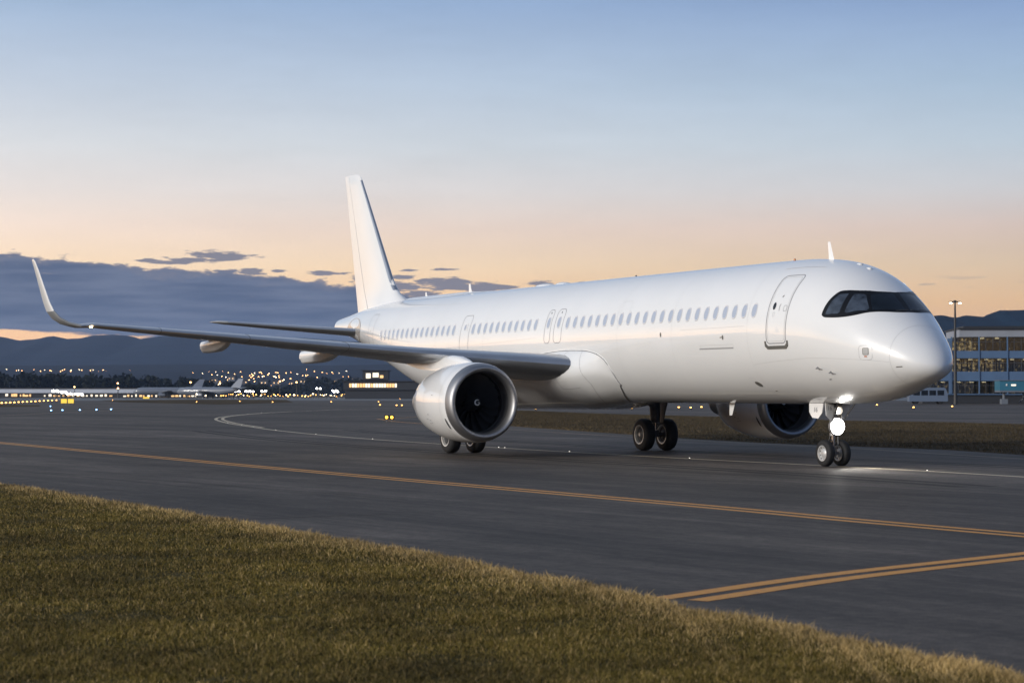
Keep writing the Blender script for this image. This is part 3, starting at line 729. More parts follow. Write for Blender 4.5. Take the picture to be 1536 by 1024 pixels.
# landing gear
def wheel(parent, c, r, w, dish=0):
    """tyre and rim on a lateral axle"""
    x, y, z = c; mb = MB()
    pr = [(-w*.5, r*.60), (-w*.5, r*.70), (-w*.47, r*.84), (-w*.40, r*.94), (-w*.26, r*.99), (-w*.10, r), (0, r*.995), (w*.10, r), (w*.26, r*.99), (w*.40, r*.94), (w*.47, r*.84), (w*.5, r*.70), (w*.5, r*.60)]
    mb.lathe(pr, c, axis='y', n=44); mb.obj("tyre", P_TYRE, parent, angle=60)
    for q in (-1, 1):
        mb = MB(); mb.lathe([(q*w*.47, r*.62), (q*w*.5, r*.60), (q*w*.48, r*.53), (q*w*.30, r*.49), (q*w*.26, r*.36), (q*w*.40, r*.22), (q*w*.42, r*.10), (q*w*.46, r*.09), (q*w*.46, .001)], c, axis='y', n=32, mis=[0, 0, 0, dish, dish, dish, 0, 0])
        for k in range(9):
            a = 2*math.pi*k/9; mb.box((x+r*.43*math.cos(a), y+q*w*.275, z+r*.43*math.sin(a)), (r*.09, w*.06, r*.09), 2)
        mb.obj("rim", [P_RIM, P_GEAR_DK, P_DARK], parent, angle=35)

ng = MB()
ng.tube([(0, 0, .42), (0, 0, .95)], .055, 16); ng.obj_ = None
g = ng.obj("nose_landing_gear", P_CHROME, plane)
mb = MB(); mb.tube([(0, 0, .90), (0, 0, 1.9)], [.085, .10], 18); mb.tube([(0, 0, .86), (0, 0, .93)], .10, 18); mb.tube([(0, -.32, .37), (0, .32, .37)], .045, 12); mb.tube([(0, 0, .33), (0, 0, .50)], .075, 14); mb.obj("strut", P_STEEL, g)
mb = MB(); mb.tube([(-.09, 0, .95), (-.24, 0, .68), (-.07, 0, .45)], .035, 8); mb.obj("torque_link", P_STEEL, g)
mb = MB(); mb.tube([(.02, .12, 1.05), (.75, .30, 1.85)], .026, 8); mb.tube([(.02, -.12, 1.05), (.75, -.30, 1.85)], .026, 8); mb.tube([(.02, -.13, 1.05), (.02, .13, 1.05)], .03, 8); mb.obj("drag_brace", P_CHROME, g)
mb = MB(); mb.tube([(.05, -.13, 1.55), (.05, -.13, 1.0)], .018, 8); mb.tube([(.05, .10, 1.6), (.08, .11, .6)], .012, 8); mb.tube([(-.02, .20, 1.0), (-.02, .34, .98)], .05, 10); mb.obj("hydraulic_line", P_STEEL, g)
for y in (-.265, .265): wheel(g, (0, y, .37), .37, .225)
def lamp(name, y, z, r, mat, x=.16):
    mb = MB(); mb.lathe([(x-.14, .01), (x-.13, r*.6), (x-.02, r*1.08), (x+.085, r*1.12), (x+.085, r*1.04), (x, r*.99)], (0, y, z), n=24); o = mb.obj(name, P_STEEL, g)
    mb = MB(); n = 24
    mb.lathe([(x-.012, r*.97), (x-.004, r*.6), (x, .001)], (0, y, z), n=n); mb.obj("lamp_lens", mat, o); return o
lamp("landing_light", -.04, 1.12, .225, E_LAND, .20); lamp("taxi_light", -.02, 1.56, .10, E_TAXI, .26)  # glare of the landing lamp is built into its oversized lens
def gear_door(pts, y, tilt, sg):
    mb = MB(); a = [(x, y+tilt*(1.75-z), z) for x, z in pts]; b = [(x, q+sg*.03, z) for x, q, z in a]
    n = len(pts); mb.add(a+b, [tuple(range(n)), tuple(range(n, 2*n))[::-1]]+[(k, (k+1) % n, n+(k+1) % n, n+k) for k in range(n)])
    return mb.obj("gear_door", P_WHITE, g, smooth=False)
dp = [(.10, 1.77), (-.62, 1.77), (-.58, 1.52), (-.40, 1.36), (-.10, 1.34), (.06, 1.5)]
gs = gear_door(dp, -.36, -.10, -1); gear_door(dp, .36, .10, 1)
t16 = text_mesh("16", .20, P_SEAM, "door_number", None)
t16.parent = gs; t16.location = (-.26, -.415, 1.58); t16.rotation_euler = (R(90)-.10, 0, 0)
# front facing door panels carrying the same number beside the lamp
mb = MB()
for sg in (-1, 1):
    pts = [(.24, sg*.13, 1.74), (.24, sg*.42, 1.78), (.22, sg*.37, 1.42), (.20, sg*.16, 1.26)]
    q = [(x-.03, y, z) for x, y, z in pts]
    mb.add(pts+q, [(0, 1, 2, 3), (4, 7, 6, 5)]+[(k, (k+1) % 4, 4+(k+1) % 4, 4+k) for k in range(4)])
fd = mb.obj("leg_door", P_WHITE, g, smooth=False)
t2 = text_mesh("16", .17, P_SEAM, "door_number", fd); t2.location = (.2445, -.28, 1.63); t2.rotation_euler = (R(90), 0, R(90))
# flat black sheet painting in the shade of the open bay
mb = MB(); ring_ = [(x, y) for x, y in ((.75, -.30), (.75, .30), (-1.2, .33), (-1.2, -.33))]
mb.add([(x, y, BOT(5.07-x)-.004) for x, y in ring_], [(0, 1, 2, 3)]); mb.obj("wheel_bay_shade", P_BLACK, g)

def main_gear(sg):
    X = 5.07-21.97; Y = -sg*3.795
    mb = MB(); mb.tube([(X, Y, .56), (X, Y, 1.25)], .085, 16); g = mb.obj("main_landing_gear", P_CHROME, plane)
    mb = MB(); mb.tube([(X, Y, 1.0), (X, Y+sg*.05, 1.9), (X, Y+sg*.12, 3.1)], [.17, .19, .22], 18); mb.tube([(X, Y-.62, .575), (X, Y+.62, .575)], .075, 12); mb.tube([(X, Y, .48), (X, Y, .72)], .13, 14); mb.obj("strut", P_GEAR_DK, g)
    mb = MB(); mb.tube([(X-.13, Y, 1.3), (X-.42, Y, .95), (X-.12, Y, .64)], .05, 8); mb.obj("torque_link", P_GEAR_DK, g)
    mb = MB(); mb.tube([(X, Y+sg*.05, 1.55), (X, Y+sg*1.1, 2.15), (X, Y+sg*2.0, 2.6)], .07, 10); mb.tube([(X+.1, Y+sg*.05, 1.35), (X+.5, Y+sg*.2, 2.7)], .045, 10); mb.obj("side_brace", P_GEAR_DK, g)
    mb = MB(); mb.tube([(X+.16, Y-.05, 2.4), (X+.17, Y-.06, 1.1), (X+.10, Y, .75)], .018, 8); mb.tube([(X+.15, Y+.08, 2.4), (X+.17, Y+.10, 1.2)], .014, 8)
    for k in range(4): mb.box((X+.18, Y-.06, 1.2+.28*k), (.06, .09, .07))
    mb.obj("hydraulic_line", P_GEAR_DK, g)
    mb = MB(); pts = [(.50, 3.0), (-.60, 3.0), (-.55, 1.75), (-.28, 1.25), (-.14, 1.0), (.14, 1.0), (.26, 1.35), (.46, 1.75)]; yo = Y-sg*.24
    a = [(X+x, yo, z) for x, z in pts]; b = [(X+x, yo-sg*.03, z) for x, z in pts]; n = len(pts)
    mb.add(a+b, [tuple(range(n)), tuple(range(n, 2*n))[::-1]]+[(k, (k+1) % n, n+(k+1) % n, n+k) for k in range(n)]); mb.obj("gear_door", P_GEAR_DK, g, smooth=False)
    for q in (-.465, .465): wheel(g, (X, Y+q, .57), .575, .42, 1)
    # dark open bay between leg and belly
    return g
main_gear(1); main_gear(-1)

# the lit landing lamp throws a beam along the taxiway
for nm, y, z, en, ang in (("landing_beam", -.12, 1.12, 800, 66), ("taxi_beam", -.02, 1.50, 60, 100)):
    ld = bpy.data.lights.new(nm, 'SPOT'); ld.energy = en; ld.spot_size = R(ang); ld.spot_blend = .9; ld.shadow_soft_size = .1; ld.color = (1, .95, .86)
    lo = bpy.data.objects.new(nm, ld); COL.objects.link(lo); lo.parent = plane; lo.location = (.22, y, z); lo.rotation_euler = (0, R(-90+18), 0)

# ------------------------------------------------------------------ ground, taxiway, markings, grass
TAX_DIR = math.atan2(.84, -.52)              # the taxiway runs away to the left
def ground_mat(name, c1, c2, c3=None, scale=.15, rough=.9, aniso=None, grain=0.0, bumpd=.01, spec=.3, joints=False, gloss=0.0):
    m, nt, b = nodes(name); L = nt.links.new
    b.inputs["Roughness"].default_value = rough; b.inputs["Specular IOR Level"].default_value = spec
    b.inputs["Coat Weight"].default_value = gloss; b.inputs["Coat Roughness"].default_value = .40
    tc = nt.nodes.new("ShaderNodeTexCoord"); mp = nt.nodes.new("ShaderNodeMapping"); mp.inputs["Rotation"].default_value = (0, 0, -TAX_DIR)
    L(tc.outputs["Object"], mp.inputs["Vector"])
    def noise(sc3, detail, rough_=.55):
        k = nt.nodes.new("ShaderNodeVectorMath"); k.operation = 'MULTIPLY'; k.inputs[1].default_value = sc3; L(mp.outputs[0], k.inputs[0])
        n = nt.nodes.new("ShaderNodeTexNoise"); n.inputs["Scale"].default_value = 1; n.inputs["Detail"].default_value = detail; n.inputs["Roughness"].default_value = rough_
        L(k.outputs[0], n.inputs["Vector"]); return n.outputs["Fac"]
    def mr(x, a, c, lo, hi):
        n = nt.nodes.new("ShaderNodeMapRange"); L(x, n.inputs[0]); n.inputs[1].default_value = a; n.inputs[2].default_value = c; n.inputs[3].default_value = lo; n.inputs[4].default_value = hi; return n.outputs[0]
    def mul(a, c):
        n = nt.nodes.new("ShaderNodeMath"); n.operation = 'MULTIPLY'; L(a, n.inputs[0])
        if isinstance(c, (int, float)): n.inputs[1].default_value = c
        else: L(c, n.inputs[1])
        return n.outputs[0]
    big = noise((scale, scale, 1), 7)
    mx = nt.nodes.new("ShaderNodeMix"); mx.data_type = 'RGBA'; L(mr(big, .35, .65, 0, 1), mx.inputs[0]); mx.inputs[6].default_value = (*c1, 1); mx.inputs[7].default_value = (*c2, 1)
    col = mx.outputs[2]
    f_ = mr(noise((scale*.0+6, 6, 6), 5), .3, .7, 1-grain, 1+grain)
    if aniso:
        f_ = mul(f_, mr(noise(aniso, 6, .6), .32, .68, .62, 1.36))
        f_ = mul(f_, mr(noise((aniso[0]*.35, aniso[1]*4, 1), 5, .55), .35, .65, .84, 1.13))
        f_ = mul(f_, mr(noise((.45, .9, 1), 8, .72), .34, .66, .68, 1.32))
        f_ = mul(f_, mr(noise((.09, .28, 1), 6, .6), .36, .64, .80, 1.18))
        f_ = mul(f_, mr(noise((.022, .06, 1), 3), .35, .65, .72, 1.26))
    f_ = mul(f_, mr(noise((60, 60, 60), 3), .3, .7, 1-grain*1.6, 1+grain*1.6))
    if joints:
        bt = nt.nodes.new("ShaderNodeTexBrick"); bt.offset = .37; L(mp.outputs[0], bt.inputs["Vector"])
        for k, v in (("Scale", 1), ("Brick Width", 46), ("Row Height", 5.6), ("Mortar Size", .022), ("Mortar Smooth", .3)): bt.inputs[k].default_value = v
        bt.inputs["Color1"].default_value = (1, 1, 1, 1); bt.inputs["Color2"].default_value = (.90, .90, .90, 1); bt.inputs["Mortar"].default_value = (.62, .62, .62, 1)
        f_ = mul(f_, bt.outputs["Color"])
    sc_ = nt.nodes.new("ShaderNodeVectorMath"); sc_.operation = 'SCALE'; L(col, sc_.inputs[0]); L(f_, sc_.inputs["Scale"]); L(sc_.outputs[0], b.inputs["Base Color"])
    bp = nt.nodes.new("ShaderNodeBump"); bp.inputs["Strength"].default_value = .5; bp.inputs["Distance"].default_value = bumpd
    L(noise((38, 38, 38), 4), bp.inputs["Height"]); L(bp.outputs[0], b.inputs["Normal"])
    return m
M_ASPH = ground_mat("asphalt", (.064, .052, .042), (.100, .082, .067), scale=.09, rough=.78, aniso=(.02, .55, 1), grain=.24, bumpd=.008, spec=.12, joints=True, gloss=.075)
M_SOIL = ground_mat("turf_soil", (.060, .046, .014), (.095, .072, .024), scale=.8, rough=.95, grain=.3, bumpd=.05, spec=.1)
M_FARG = ground_mat("far_grass", (.052, .036, .016), (.090, .062, .028), scale=.12, rough=.95, aniso=(.05, .22, 1), grain=.25, bumpd=.08, spec=.1)
def paint_mat(name, c, c2):
    m, nt, b = nodes(name); L = nt.links.new; b.inputs["Roughness"].default_value = .6
    tc = nt.nodes.new("ShaderNodeTexCoord"); n = nt.nodes.new("ShaderNodeTexNoise"); n.inputs["Scale"].default_value = 9; n.inputs["Detail"].default_value = 7; n.inputs["Roughness"].default_value = .7
    L(tc.outputs["Object"], n.inputs["Vector"])
    r = nt.nodes.new("ShaderNodeMapRange"); L(n.outputs["Fac"], r.inputs[0]); r.inputs[1].default_value = .52; r.inputs[2].default_value = .72
    mx = nt.nodes.new("ShaderNodeMix"); mx.data_type = 'RGBA'; L(r.outputs[0], mx.inputs[0]); mx.inputs[6].default_value = (*c, 1); mx.inputs[7].default_value = (*c2, 1); L(mx.outputs[2], b.inputs["Base Color"])
    return m
M_YEL = paint_mat("ochre_line_paint", (.66, .27, .012), (.30, .14, .03))
M_CEN = paint_mat("pale_line_paint", (.52, .42, .27), (.20, .18, .14))
M_OLD = paint_mat("worn_line_paint", (.22, .14, .06), (.11, .09, .07))

def sheet(name, pts, z, mat, kind='structure'):
    mb = MB(); mb.add([(x, y, z) for x, y in pts], [tuple(range(len(pts)))])
    return tag(mb.obj(name, mat, smooth=False), kind=kind)
sheet("ground", [(-9000, -1500), (9000, -1500), (9000, 9000), (-9000, 9000)], -.03, M_FARG)
sheet("taxiway", [(-260, -60), (260, -60), (420, 330), (700, 620), (-700, 620), (-420, 330)], -.004, M_ASPH)
sheet("apron", [(-700, 620.5), (700, 620.5), (900, 1150), (-1100, 1150)], -.008, ground_mat("apron_concrete", (.10, .10, .10), (.13, .13, .128), scale=.03, rough=.6, aniso=(.02, .06, 1), grain=.05))

def smooth_line(pts, n=10):
    """Catmull-Rom through the points"""
    P = [Vector(p) for p in pts]; P = [2*P[0]-P[1]]+P+[2*P[-1]-P[-2]]; out = []
    for i in range(1, len(P)-2):
        for k in range(n):
            t = k/n; a, b, c, d = P[i-1:i+3]
            out.append(.5*((2*b)+(c-a)*t+(2*a-5*b+4*c-d)*t*t+(3*b-a-3*c+d)*t**3))
    return out+[P[-2]]
def stripe(name, pts, w, mat, off=0.0, z=0.0, mb=None):
    q = smooth_line(pts); vs = []
    for i, p in enumerate(q):
        t = (q[min(i+1, len(q)-1)]-q[max(i-1, 0)]).normalized(); nrm = Vector((-t.y, t.x))
        a = p+nrm*(off-w/2); b = p+nrm*(off+w/2); vs += [(a.x, a.y, z), (b.x, b.y, z)]
    m_ = mb or MB(); m_.add(vs, [(2*i, 2*i+1, 2*i+3, 2*i+2) for i in range(len(q)-1)])
    if mb is None: return tag(m_.obj(name, mat, smooth=False), kind='structure')
near = [gp(*q) for q in ((0, 663.6), (400, 700.4), (1000, 753.4), (1275, 778.8), (1536, 801.6))]
near = [(near[0][0]*2-near[1][0], near[0][1]*2-near[1][1])]+near+[(near[-1][0]*2-near[-2][0], near[-1][1]*2-near[-2][1])]
mb = MB(); stripe("", near, .20, None, .215, mb=mb); stripe("", near, .20, None, -.215, mb=mb)
tag(mb.obj("taxiway_edge_marking", M_YEL, smooth=False), kind='structure')
hold = [gp(*q) for q in ((1018, 897.3), (1262, 862.4), (1536, 832))]
hold = hold+[(hold[-1][0]*2-hold[-2][0], hold[-1][1]*2-hold[-2][1])]
mb = MB(); stripe("", hold, .24, None, .21, mb=mb); stripe("", hold, .24, None, -.21, mb=mb)
tag(mb.obj("side_taxiway_marking", M_YEL, smooth=False), kind='structure')
cl_px = [(600, 611.2), (512, 613.7), (475, 615.6), (412, 618), (372, 620.8), (336, 624.6), (324, 628.4), (341, 634), (380, 640.3), (414, 645), (474, 651.2), (559, 658.4), (659, 665.3), (760, 671.8), (854, 677.4), (1034, 687.4), (1217, 696.8), (1390, 706), (1536, 714.7), (1700, 724.6)]
cl = [gp(*q) for q in cl_px]
stripe("taxiway_centreline_marking", cl, .26, M_CEN)
stripe("taxiway_lead_marking", [gp(*q) for q in ((440, 616.9), (385, 620.3), (346, 624.2), (334, 628.2), (352, 634.2), (395, 641))], .26, M_CEN, z=.004)
stripe("far_edge_marking", [gp(*q) for q in ((700, 640), (880, 651), (1006, 658.5), (1140, 665), (1278, 672), (1405, 680), (1536, 687.6), (1700, 696))], .22, M_OLD)
stripe("far_taxiway_marking", [gp(*q) for q in ((-300, 633), (-100, 626.5), (0, 623), (100, 618.3), (195, 614.4), (262, 612.6))], .4, M_OLD)
mb = MB(); stripe("", [gp(*q) for q in ((566, 628), (600, 632.5), (660, 637))], .2, None, mb=mb); stripe("", [gp(*q) for q in ((567, 628.4), (610, 626), (660, 623.5))], .2, None, mb=mb, z=.004)
tag(mb.obj("junction_marking", M_YEL, smooth=False), kind='structure')

M_TAR = pmat("crack_sealant", (.030, .027, .024), .8, spec=.12, var=.3, vscale=2); M_RUB = pmat("tyre_rubber_mark", (.040, .036, .032), .8, spec=.12, var=.35, vscale=1.2)
rk = random.Random(31)
for i in range(7):
    px, row = rk.uniform(150, 1450), rk.uniform(715, 880); x, y = gp(px, row); pts = [(x, y)]; a = TAX_DIR+(0 if i % 3 else math.pi/2)+rk.uniform(-.03, .03)
    for k in range(12):
        a += rk.uniform(-.03, .03); x += 1.5*math.cos(a); y += 1.5*math.sin(a); pts.append((x, y))
    stripe("crack_sealing", pts, .05, M_TAR, z=-.002)
for off in (-3.8, 3.8, -4.6, 4.6):
    stripe("rubber_track", cl[9:], .38, M_RUB, off, z=-.0025)

# grass: boundary follows the tips of the blades along the asphalt
GB = [(-250, 690), (0, 721), (81, 732.6), (228, 754.7), (326, 770), (391, 780), (488, 797.7), (572, 810.5), (682, 830), (780, 851), (875, 865.8), (985, 890), (1024, 901), (1066, 909.5), (1129, 916.5), (1174, 925), (1223, 936), (1258, 947), (1324, 958), (1394, 976), (1454, 984.5), (1502, 995), (1536, 1003), (1640, 1030), (1800, 1075)]
def gtop(px, row, hh=.085):
    d = FPX*(CAM_H-hh)/(row-HZ); return Vector(((px-768)/FPX*d, d))
edge = [gtop(*q) for q in GB]
edge = smooth_line([tuple(q) for q in edge], 8)
lft = edge[0]
poly = [tuple(q) for q in edge]+[(12, 2), (-34, 2), (-40, lft.y)]
mb = MB(); mb.add([(x, y, .012) for x, y in poly]+[(x, y, -.02) for x, y in poly], [tuple(range(len(poly)))]+[(k, (k+1) % len(poly), len(poly)+(k+1) % len(poly), len(poly)+k) for k in range(len(poly))])
tag(mb.obj("verge", M_SOIL, smooth=False), kind='structure')
def blade_mat(name, cols):
    m, nt, b = nodes(name); L = nt.links.new; b.inputs["Roughness"].default_value = .65; b.inputs["Specular IOR Level"].default_value = .25
    g = nt.nodes.new("ShaderNodeNewGeometry"); r = nt.nodes.new("ShaderNodeValToRGB"); e = r.color_ramp.elements
    e[0].position = 0; e[0].color = (*cols[0], 1); e[1].position = 1; e[1].color = (*cols[-1], 1)
    for i, c in enumerate(cols[1:-1]): q = e.new((i+1)/(len(cols)-1)); q.color = (*c, 1)
    L(g.outputs["Random Per Island"], r.inputs[0])
    tc = nt.nodes.new("ShaderNodeTexCoord"); n = nt.nodes.new("ShaderNodeTexNoise"); n.inputs["Scale"].default_value = .55; n.inputs["Detail"].default_value = 5; L(tc.outputs["Object"], n.inputs["Vector"])
    mr = nt.nodes.new("ShaderNodeMapRange"); L(n.outputs["Fac"], mr.inputs[0]); mr.inputs[1].default_value = .3; mr.inputs[2].default_value = .7; mr.inputs[3].default_value = .50; mr.inputs[4].default_value = 1.40
    s = nt.nodes.new("ShaderNodeVectorMath"); s.operation = 'SCALE'; L(r.outputs[0], s.inputs[0]); L(mr.outputs[0], s.inputs["Scale"]); L(s.outputs[0], b.inputs["Base Color"])
    return m
M_BLADE = blade_mat("grass_blades", [(.038, .031, .004), (.074, .058, .007), (.114, .086, .012), (.16, .117, .022), (.30, .21, .07)])
M_DRY = blade_mat("dry_grass_blades", [(.25, .17, .055), (.38, .26, .10), (.50, .35, .15), (.58, .42, .20)])
def blades(name, P, H, Wd, mat, lean=.6, seed=1, z0=.0):
    """P (n,2) roots; each blade a bent three-segment strip"""
    g = np.random.default_rng(seed); n = len(P); a = g.uniform(0, 2*np.pi, n); b = a+g.normal(0, .9, n)
    side = np.stack([np.cos(a), np.sin(a), np.zeros(n)], 1)*(Wd[:, None]/2); ln = np.stack([np.cos(b), np.sin(b), np.zeros(n)], 1)*(H*lean*g.uniform(.1, 1.25, n))[:, None]
    base = np.concatenate([P, np.full((n, 1), z0)], 1); up = np.zeros((n, 3)); up[:, 2] = H
    m1 = base+up*.5+ln*.22; tip = base+up*g.uniform(.75, 1.0, n)[:, None]+ln
    V = np.stack([base-side, base+side, m1-side*.85, m1+side*.85, tip], 1).reshape(-1, 3)
    i0 = np.arange(n)*5; 
    loops = np.stack([i0, i0+1, i0+3, i0+2, i0+2, i0+3, i0+4], 1).reshape(-1)
    me = bpy.data.meshes.new(name); me.vertices.add(n*5); me.vertices.foreach_set("co", V.ravel().astype(np.float32))
    me.loops.add(n*7); me.loops.foreach_set("vertex_index", loops.astype(np.int32)); me.polygons.add(n*2)
    ls = np.stack([np.arange(n)*7, np.arange(n)*7+4], 1).reshape(-1); me.polygons.foreach_set("loop_start", ls.astype(np.int32))
    me.update(calc_edges=True); me.validate(); me.materials.append(mat)
    o = bpy.data.objects.new(name, me); COL.objects.link(o); return tag(o, kind='stuff')
ex = np.array([q.x for q in edge]); ey = np.array([q.y for q in edge])
def inside(P):
    """distance from the asphalt edge, + in the grass"""
    o = np.argsort(ey); yb = np.interp(P[:, 0], ex, ey, left=ey[0], right=ey[-1])
    sl = np.interp(P[:, 0], ex, np.abs(np.gradient(ey, ex)), left=1, right=1)
    return (yb-P[:, 1])/np.sqrt(1+sl**2)
NB = 760000
u = rng.uniform(0, 1, NB*2); d = 13.2*np.exp(u*math.log(56/13.2)); P = np.stack([rng.uniform(-.30, .30, NB*2)*d, d], 1)
di = inside(P); ok = (di > -.01+.05*np.sin(P[:, 0]*7)*.3)
P = P[ok]; di = di[ok]; d = d[ok]
fr = np.exp(-(np.maximum(di, 0)/.62)**1.5)
clump = np.array([mnoise.noise((x*.9, y*.9, 0))*.5+mnoise.noise((x*3.1, y*3.1, 4))*.5 for x, y in P])
dry = (rng.uniform(0, 1, len(P)) < fr*.94+.05+.10*np.clip(clump, 0, 1))
keep = rng.uniform(0, 1, len(P)) < np.clip(.72+clump*.9, .25, 1)
H = (.030+.020*rng.uniform(0, 1, len(P))+.038*clump+.030*fr)*np.clip(rng.lognormal(0, .22, len(P)), .5, 1.9); H = np.clip(H, .018, .18)
Wd = .0045*np.sqrt(d/15)*rng.uniform(.7, 1.5, len(P))*1.05
g_ = keep & ~dry; blades("grass", P[g_], H[g_], Wd[g_], M_BLADE, .85, 3, .008)
g_ = keep & dry; blades("dry_grass", P[g_], H[g_]*1.05, Wd[g_]*.9, M_DRY, .7, 4, .008)

# the strip of rough grass behind the aeroplane
up_e = [(690, 620), (740, 616), (781, 615.6), (900, 620.5), (1087, 625.4), (1271, 631), (1423, 633.4), (1536, 636.5), (1750, 642)]
lo_e = [(1750, 693), (1536, 681.8), (1423, 674.2), (1271, 668.6), (1150, 664), (1027, 657.2), (900, 648.2), (774, 639.4), (720, 634), (690, 628)]
mp_ = [gp(*q) for q in up_e+lo_e]
mb = MB(); mb.add([(x, y, .010) for x, y in mp_]+[(x, y, -.02) for x, y in mp_], [tuple(range(len(mp_)))]+[(k, (k+1) % len(mp_), len(mp_)+(k+1) % len(mp_), len(mp_)+k) for k in range(len(mp_))])
tag(mb.obj("grass_strip", M_FARG, smooth=False), kind='structure')
def in_poly(P, poly):
    r = np.zeros(len(P), bool); n = len(poly)
    for i in range(n):
        (x1, y1), (x2, y2) = poly[i], poly[(i+1) % n]
        c = ((y1 > P[:, 1]) != (y2 > P[:, 1])) & (P[:, 0] < (x2-x1)*(P[:, 1]-y1)/((y2-y1) or 1e-9)+x1); r ^= c
    return r
lo_w = np.array([gp(*q) for q in lo_e[::-1]])
Q = np.stack([rng.uniform(-12, 45, 420000), rng.uniform(60, 250, 420000)], 1); Q = Q[in_poly(Q, mp_)]
dl = Q[:, 1]-np.interp(Q[:, 0], lo_w[:, 0], lo_w[:, 1]); f2 = np.exp(-np.abs(dl)/3.5)
dry = rng.uniform(0, 1, len(Q)) < .02+.6*f2; Hq = rng.uniform(.04, .09, len(Q))*(1+.5*f2); Wq = rng.uniform(.012, .03, len(Q))
M_BR = blade_mat("rough_grass_blades", [(.048, .036, .016), (.060, .043, .019), (.072, .052, .024), (.088, .062, .030)])
M_DRY2 = blade_mat("dry_strip_blades", [(.09, .062, .026), (.13, .09, .04), (.17, .12, .055)])
blades("rough_grass", Q[~dry], Hq[~dry], Wq[~dry], M_BR, .8, 8, .008); blades("dry_strip_grass", Q[dry], Hq[dry], Wq[dry], M_DRY2, .8, 9, .008)
for pts in ([(150, 600.2), (300, 599.0), (430, 599.4), (440, 603.5), (330, 606.6), (180, 603.0)], [(-400, 606), (-150, 604), (60, 607.5), (60, 609.5), (-200, 613)]):
    sheet("grass_island", [gp(*q) for q in pts], .012, M_FARG)

# inset lamps of the centreline, blue edge lamps, guard lamp, lit signs
E_W = emat("inset_lamp_white", (1, .92, .80), 2.0); E_A = emat("inset_lamp_amber", (1, .62, .25), 16); E_B = emat("edge_lamp_blue", (.25, .55, 1), 12); E_AM = emat("amber_lamp", (1, .48, .11), 9); E_YS = emat("sign_face_yellow", (1.0, .66, .08), 1.15); E_YL = emat("guard_lamp_yellow", (1, .50, .04), 6)
M_POST = pmat("galvanised_post", (.18, .18, .18), .5, metal=.4); M_BOX = pmat("dark_lamp_box", (.03, .03, .03), .5)
def small_lamp(name, xy, em, r=.09, h=.10, label=None, cat=None, group=None):
    t = MB(); t.lathe([(0, r*1.3), (h*.35, r*1.25), (h*.4, r*.95)], (0, 0, 0), axis='z', n=12, mi=0); t.ball((0, 0, h*.45), r, 6, 1, (1, 1, .8))
    o = t.obj(name, [M_BOX, em]); o.location = (*xy, 0); return tag(o, label, cat, group)
src_ = None
def spread(name, spots, em, r, h, label, cat, group):
    s = small_lamp(name, spots[0], em, r, h, label, cat, group)
    for q in spots[1:]: c = s.copy(); COL.objects.link(c); c.location = (*q, 0)
spread("centreline_lamp", [gp(*q) for q in ((342, 634.2), (363, 637.4), (380, 640.3), (414, 645), (474, 651.2), (559, 658.4), (748, 671), (757, 671.6), (854, 677.4), (1034, 687.4), (1390, 706), (412, 618), (372, 620.8), (392, 619.3))], E_W, .022, .03, "small white lamp set into the pale taxiway centreline", "taxiway lamp", "lamps set into the centreline")
spread("edge_lamp", [gp(*q) for q in ((94, 617), (120, 616.6), (145, 616.3), (167, 615.6), (77, 617.2), (76, 610.6))], E_B, .085, .32, "small blue lamp beside the dark taxiway left of the yellow signs", "taxiway lamp", "blue edge lamps on the left")
spread("approach_lamp", [gp(3+i*6.3, 606.2-i*.36) for i in range(14)], E_AM, .20, .5, "amber lamp in the long row leading to the double yellow sign", "runway lamp", "row of amber lamps on the left")
spread("apron_edge_lamp", [gp(*q) for q in ((169, 601), (295, 604), (360, 603), (409, 604.2), (497, 604), (568, 604), (803, 615.4), (910, 614), (947, 614.4), (1018, 613), (1036, 613.4), (1052, 612.6), (1066, 612), (1315, 609), (1370, 613), (1428, 611.4), (600, 599), (570, 609), (603, 609.6), (595, 609.6))], E_AM, .12, .45, "small amber lamp on the far edge of the taxiway behind the airliner", "taxiway lamp", "amber lamps along the far taxiway edge")
def sign(px, row, w, h, n, label):
    x, y = gp(px, row); t = empty("taxiway_sign", (x, y, 0)); tag(t, label, "airport sign")
    for k in range(n):
        cx_ = (k-(n-1)/2)*(w/n)
        m_ = MB(); m_.box((cx_, 0, h*.62), (w/n*.94, .22, h*.78)); m_.obj("sign_case", M_BOX, t, smooth=False)
        m_ = MB(); m_.box((cx_, -.125, h*.62), (w/n*.84, .02, h*.66)); m_.obj("sign_face", E_YS, t, smooth=False)
        m_ = MB(); m_.tube([(cx_-w/n*.3, 0, 0), (cx_-w/n*.3, 0, h*.25)], .04, 8); m_.tube([(cx_+w/n*.3, 0, 0), (cx_+w/n*.3, 0, h*.25)], .04, 8); m_.obj("sign_leg", M_POST, t)
sign(101.5, 607.3, 2.45, 1.15, 2, "double panel glowing yellow taxiway sign at the end of the amber lamp row")
sign(219.5, 598.8, 2.6, .9, 1, "thin single panel glowing yellow taxiway sign far across the apron")
x, y = gp(584, 632); t = empty("guard_light", (x, y, 0)); tag(t, "low runway guard light with two glowing yellow lamps on the tarmac left of the engine", "guard light")
m_ = MB(); m_.box((0, 0, .30), (.74, .14, .34)); m_.obj("lamp_case", M_BOX, t, smooth=False)
for q in (-.19, .19):
    m_ = MB(); m_.lathe([(-.085, .001), (-.08, .08), (-.07, .10)], (q, 0, .31), axis='y', n=20); m_.obj("lamp", E_YL, t)
    m_ = MB(); m_.tube([(q, 0, 0), (q, 0, .14)], .03, 8); m_.obj("leg", M_POST, t)

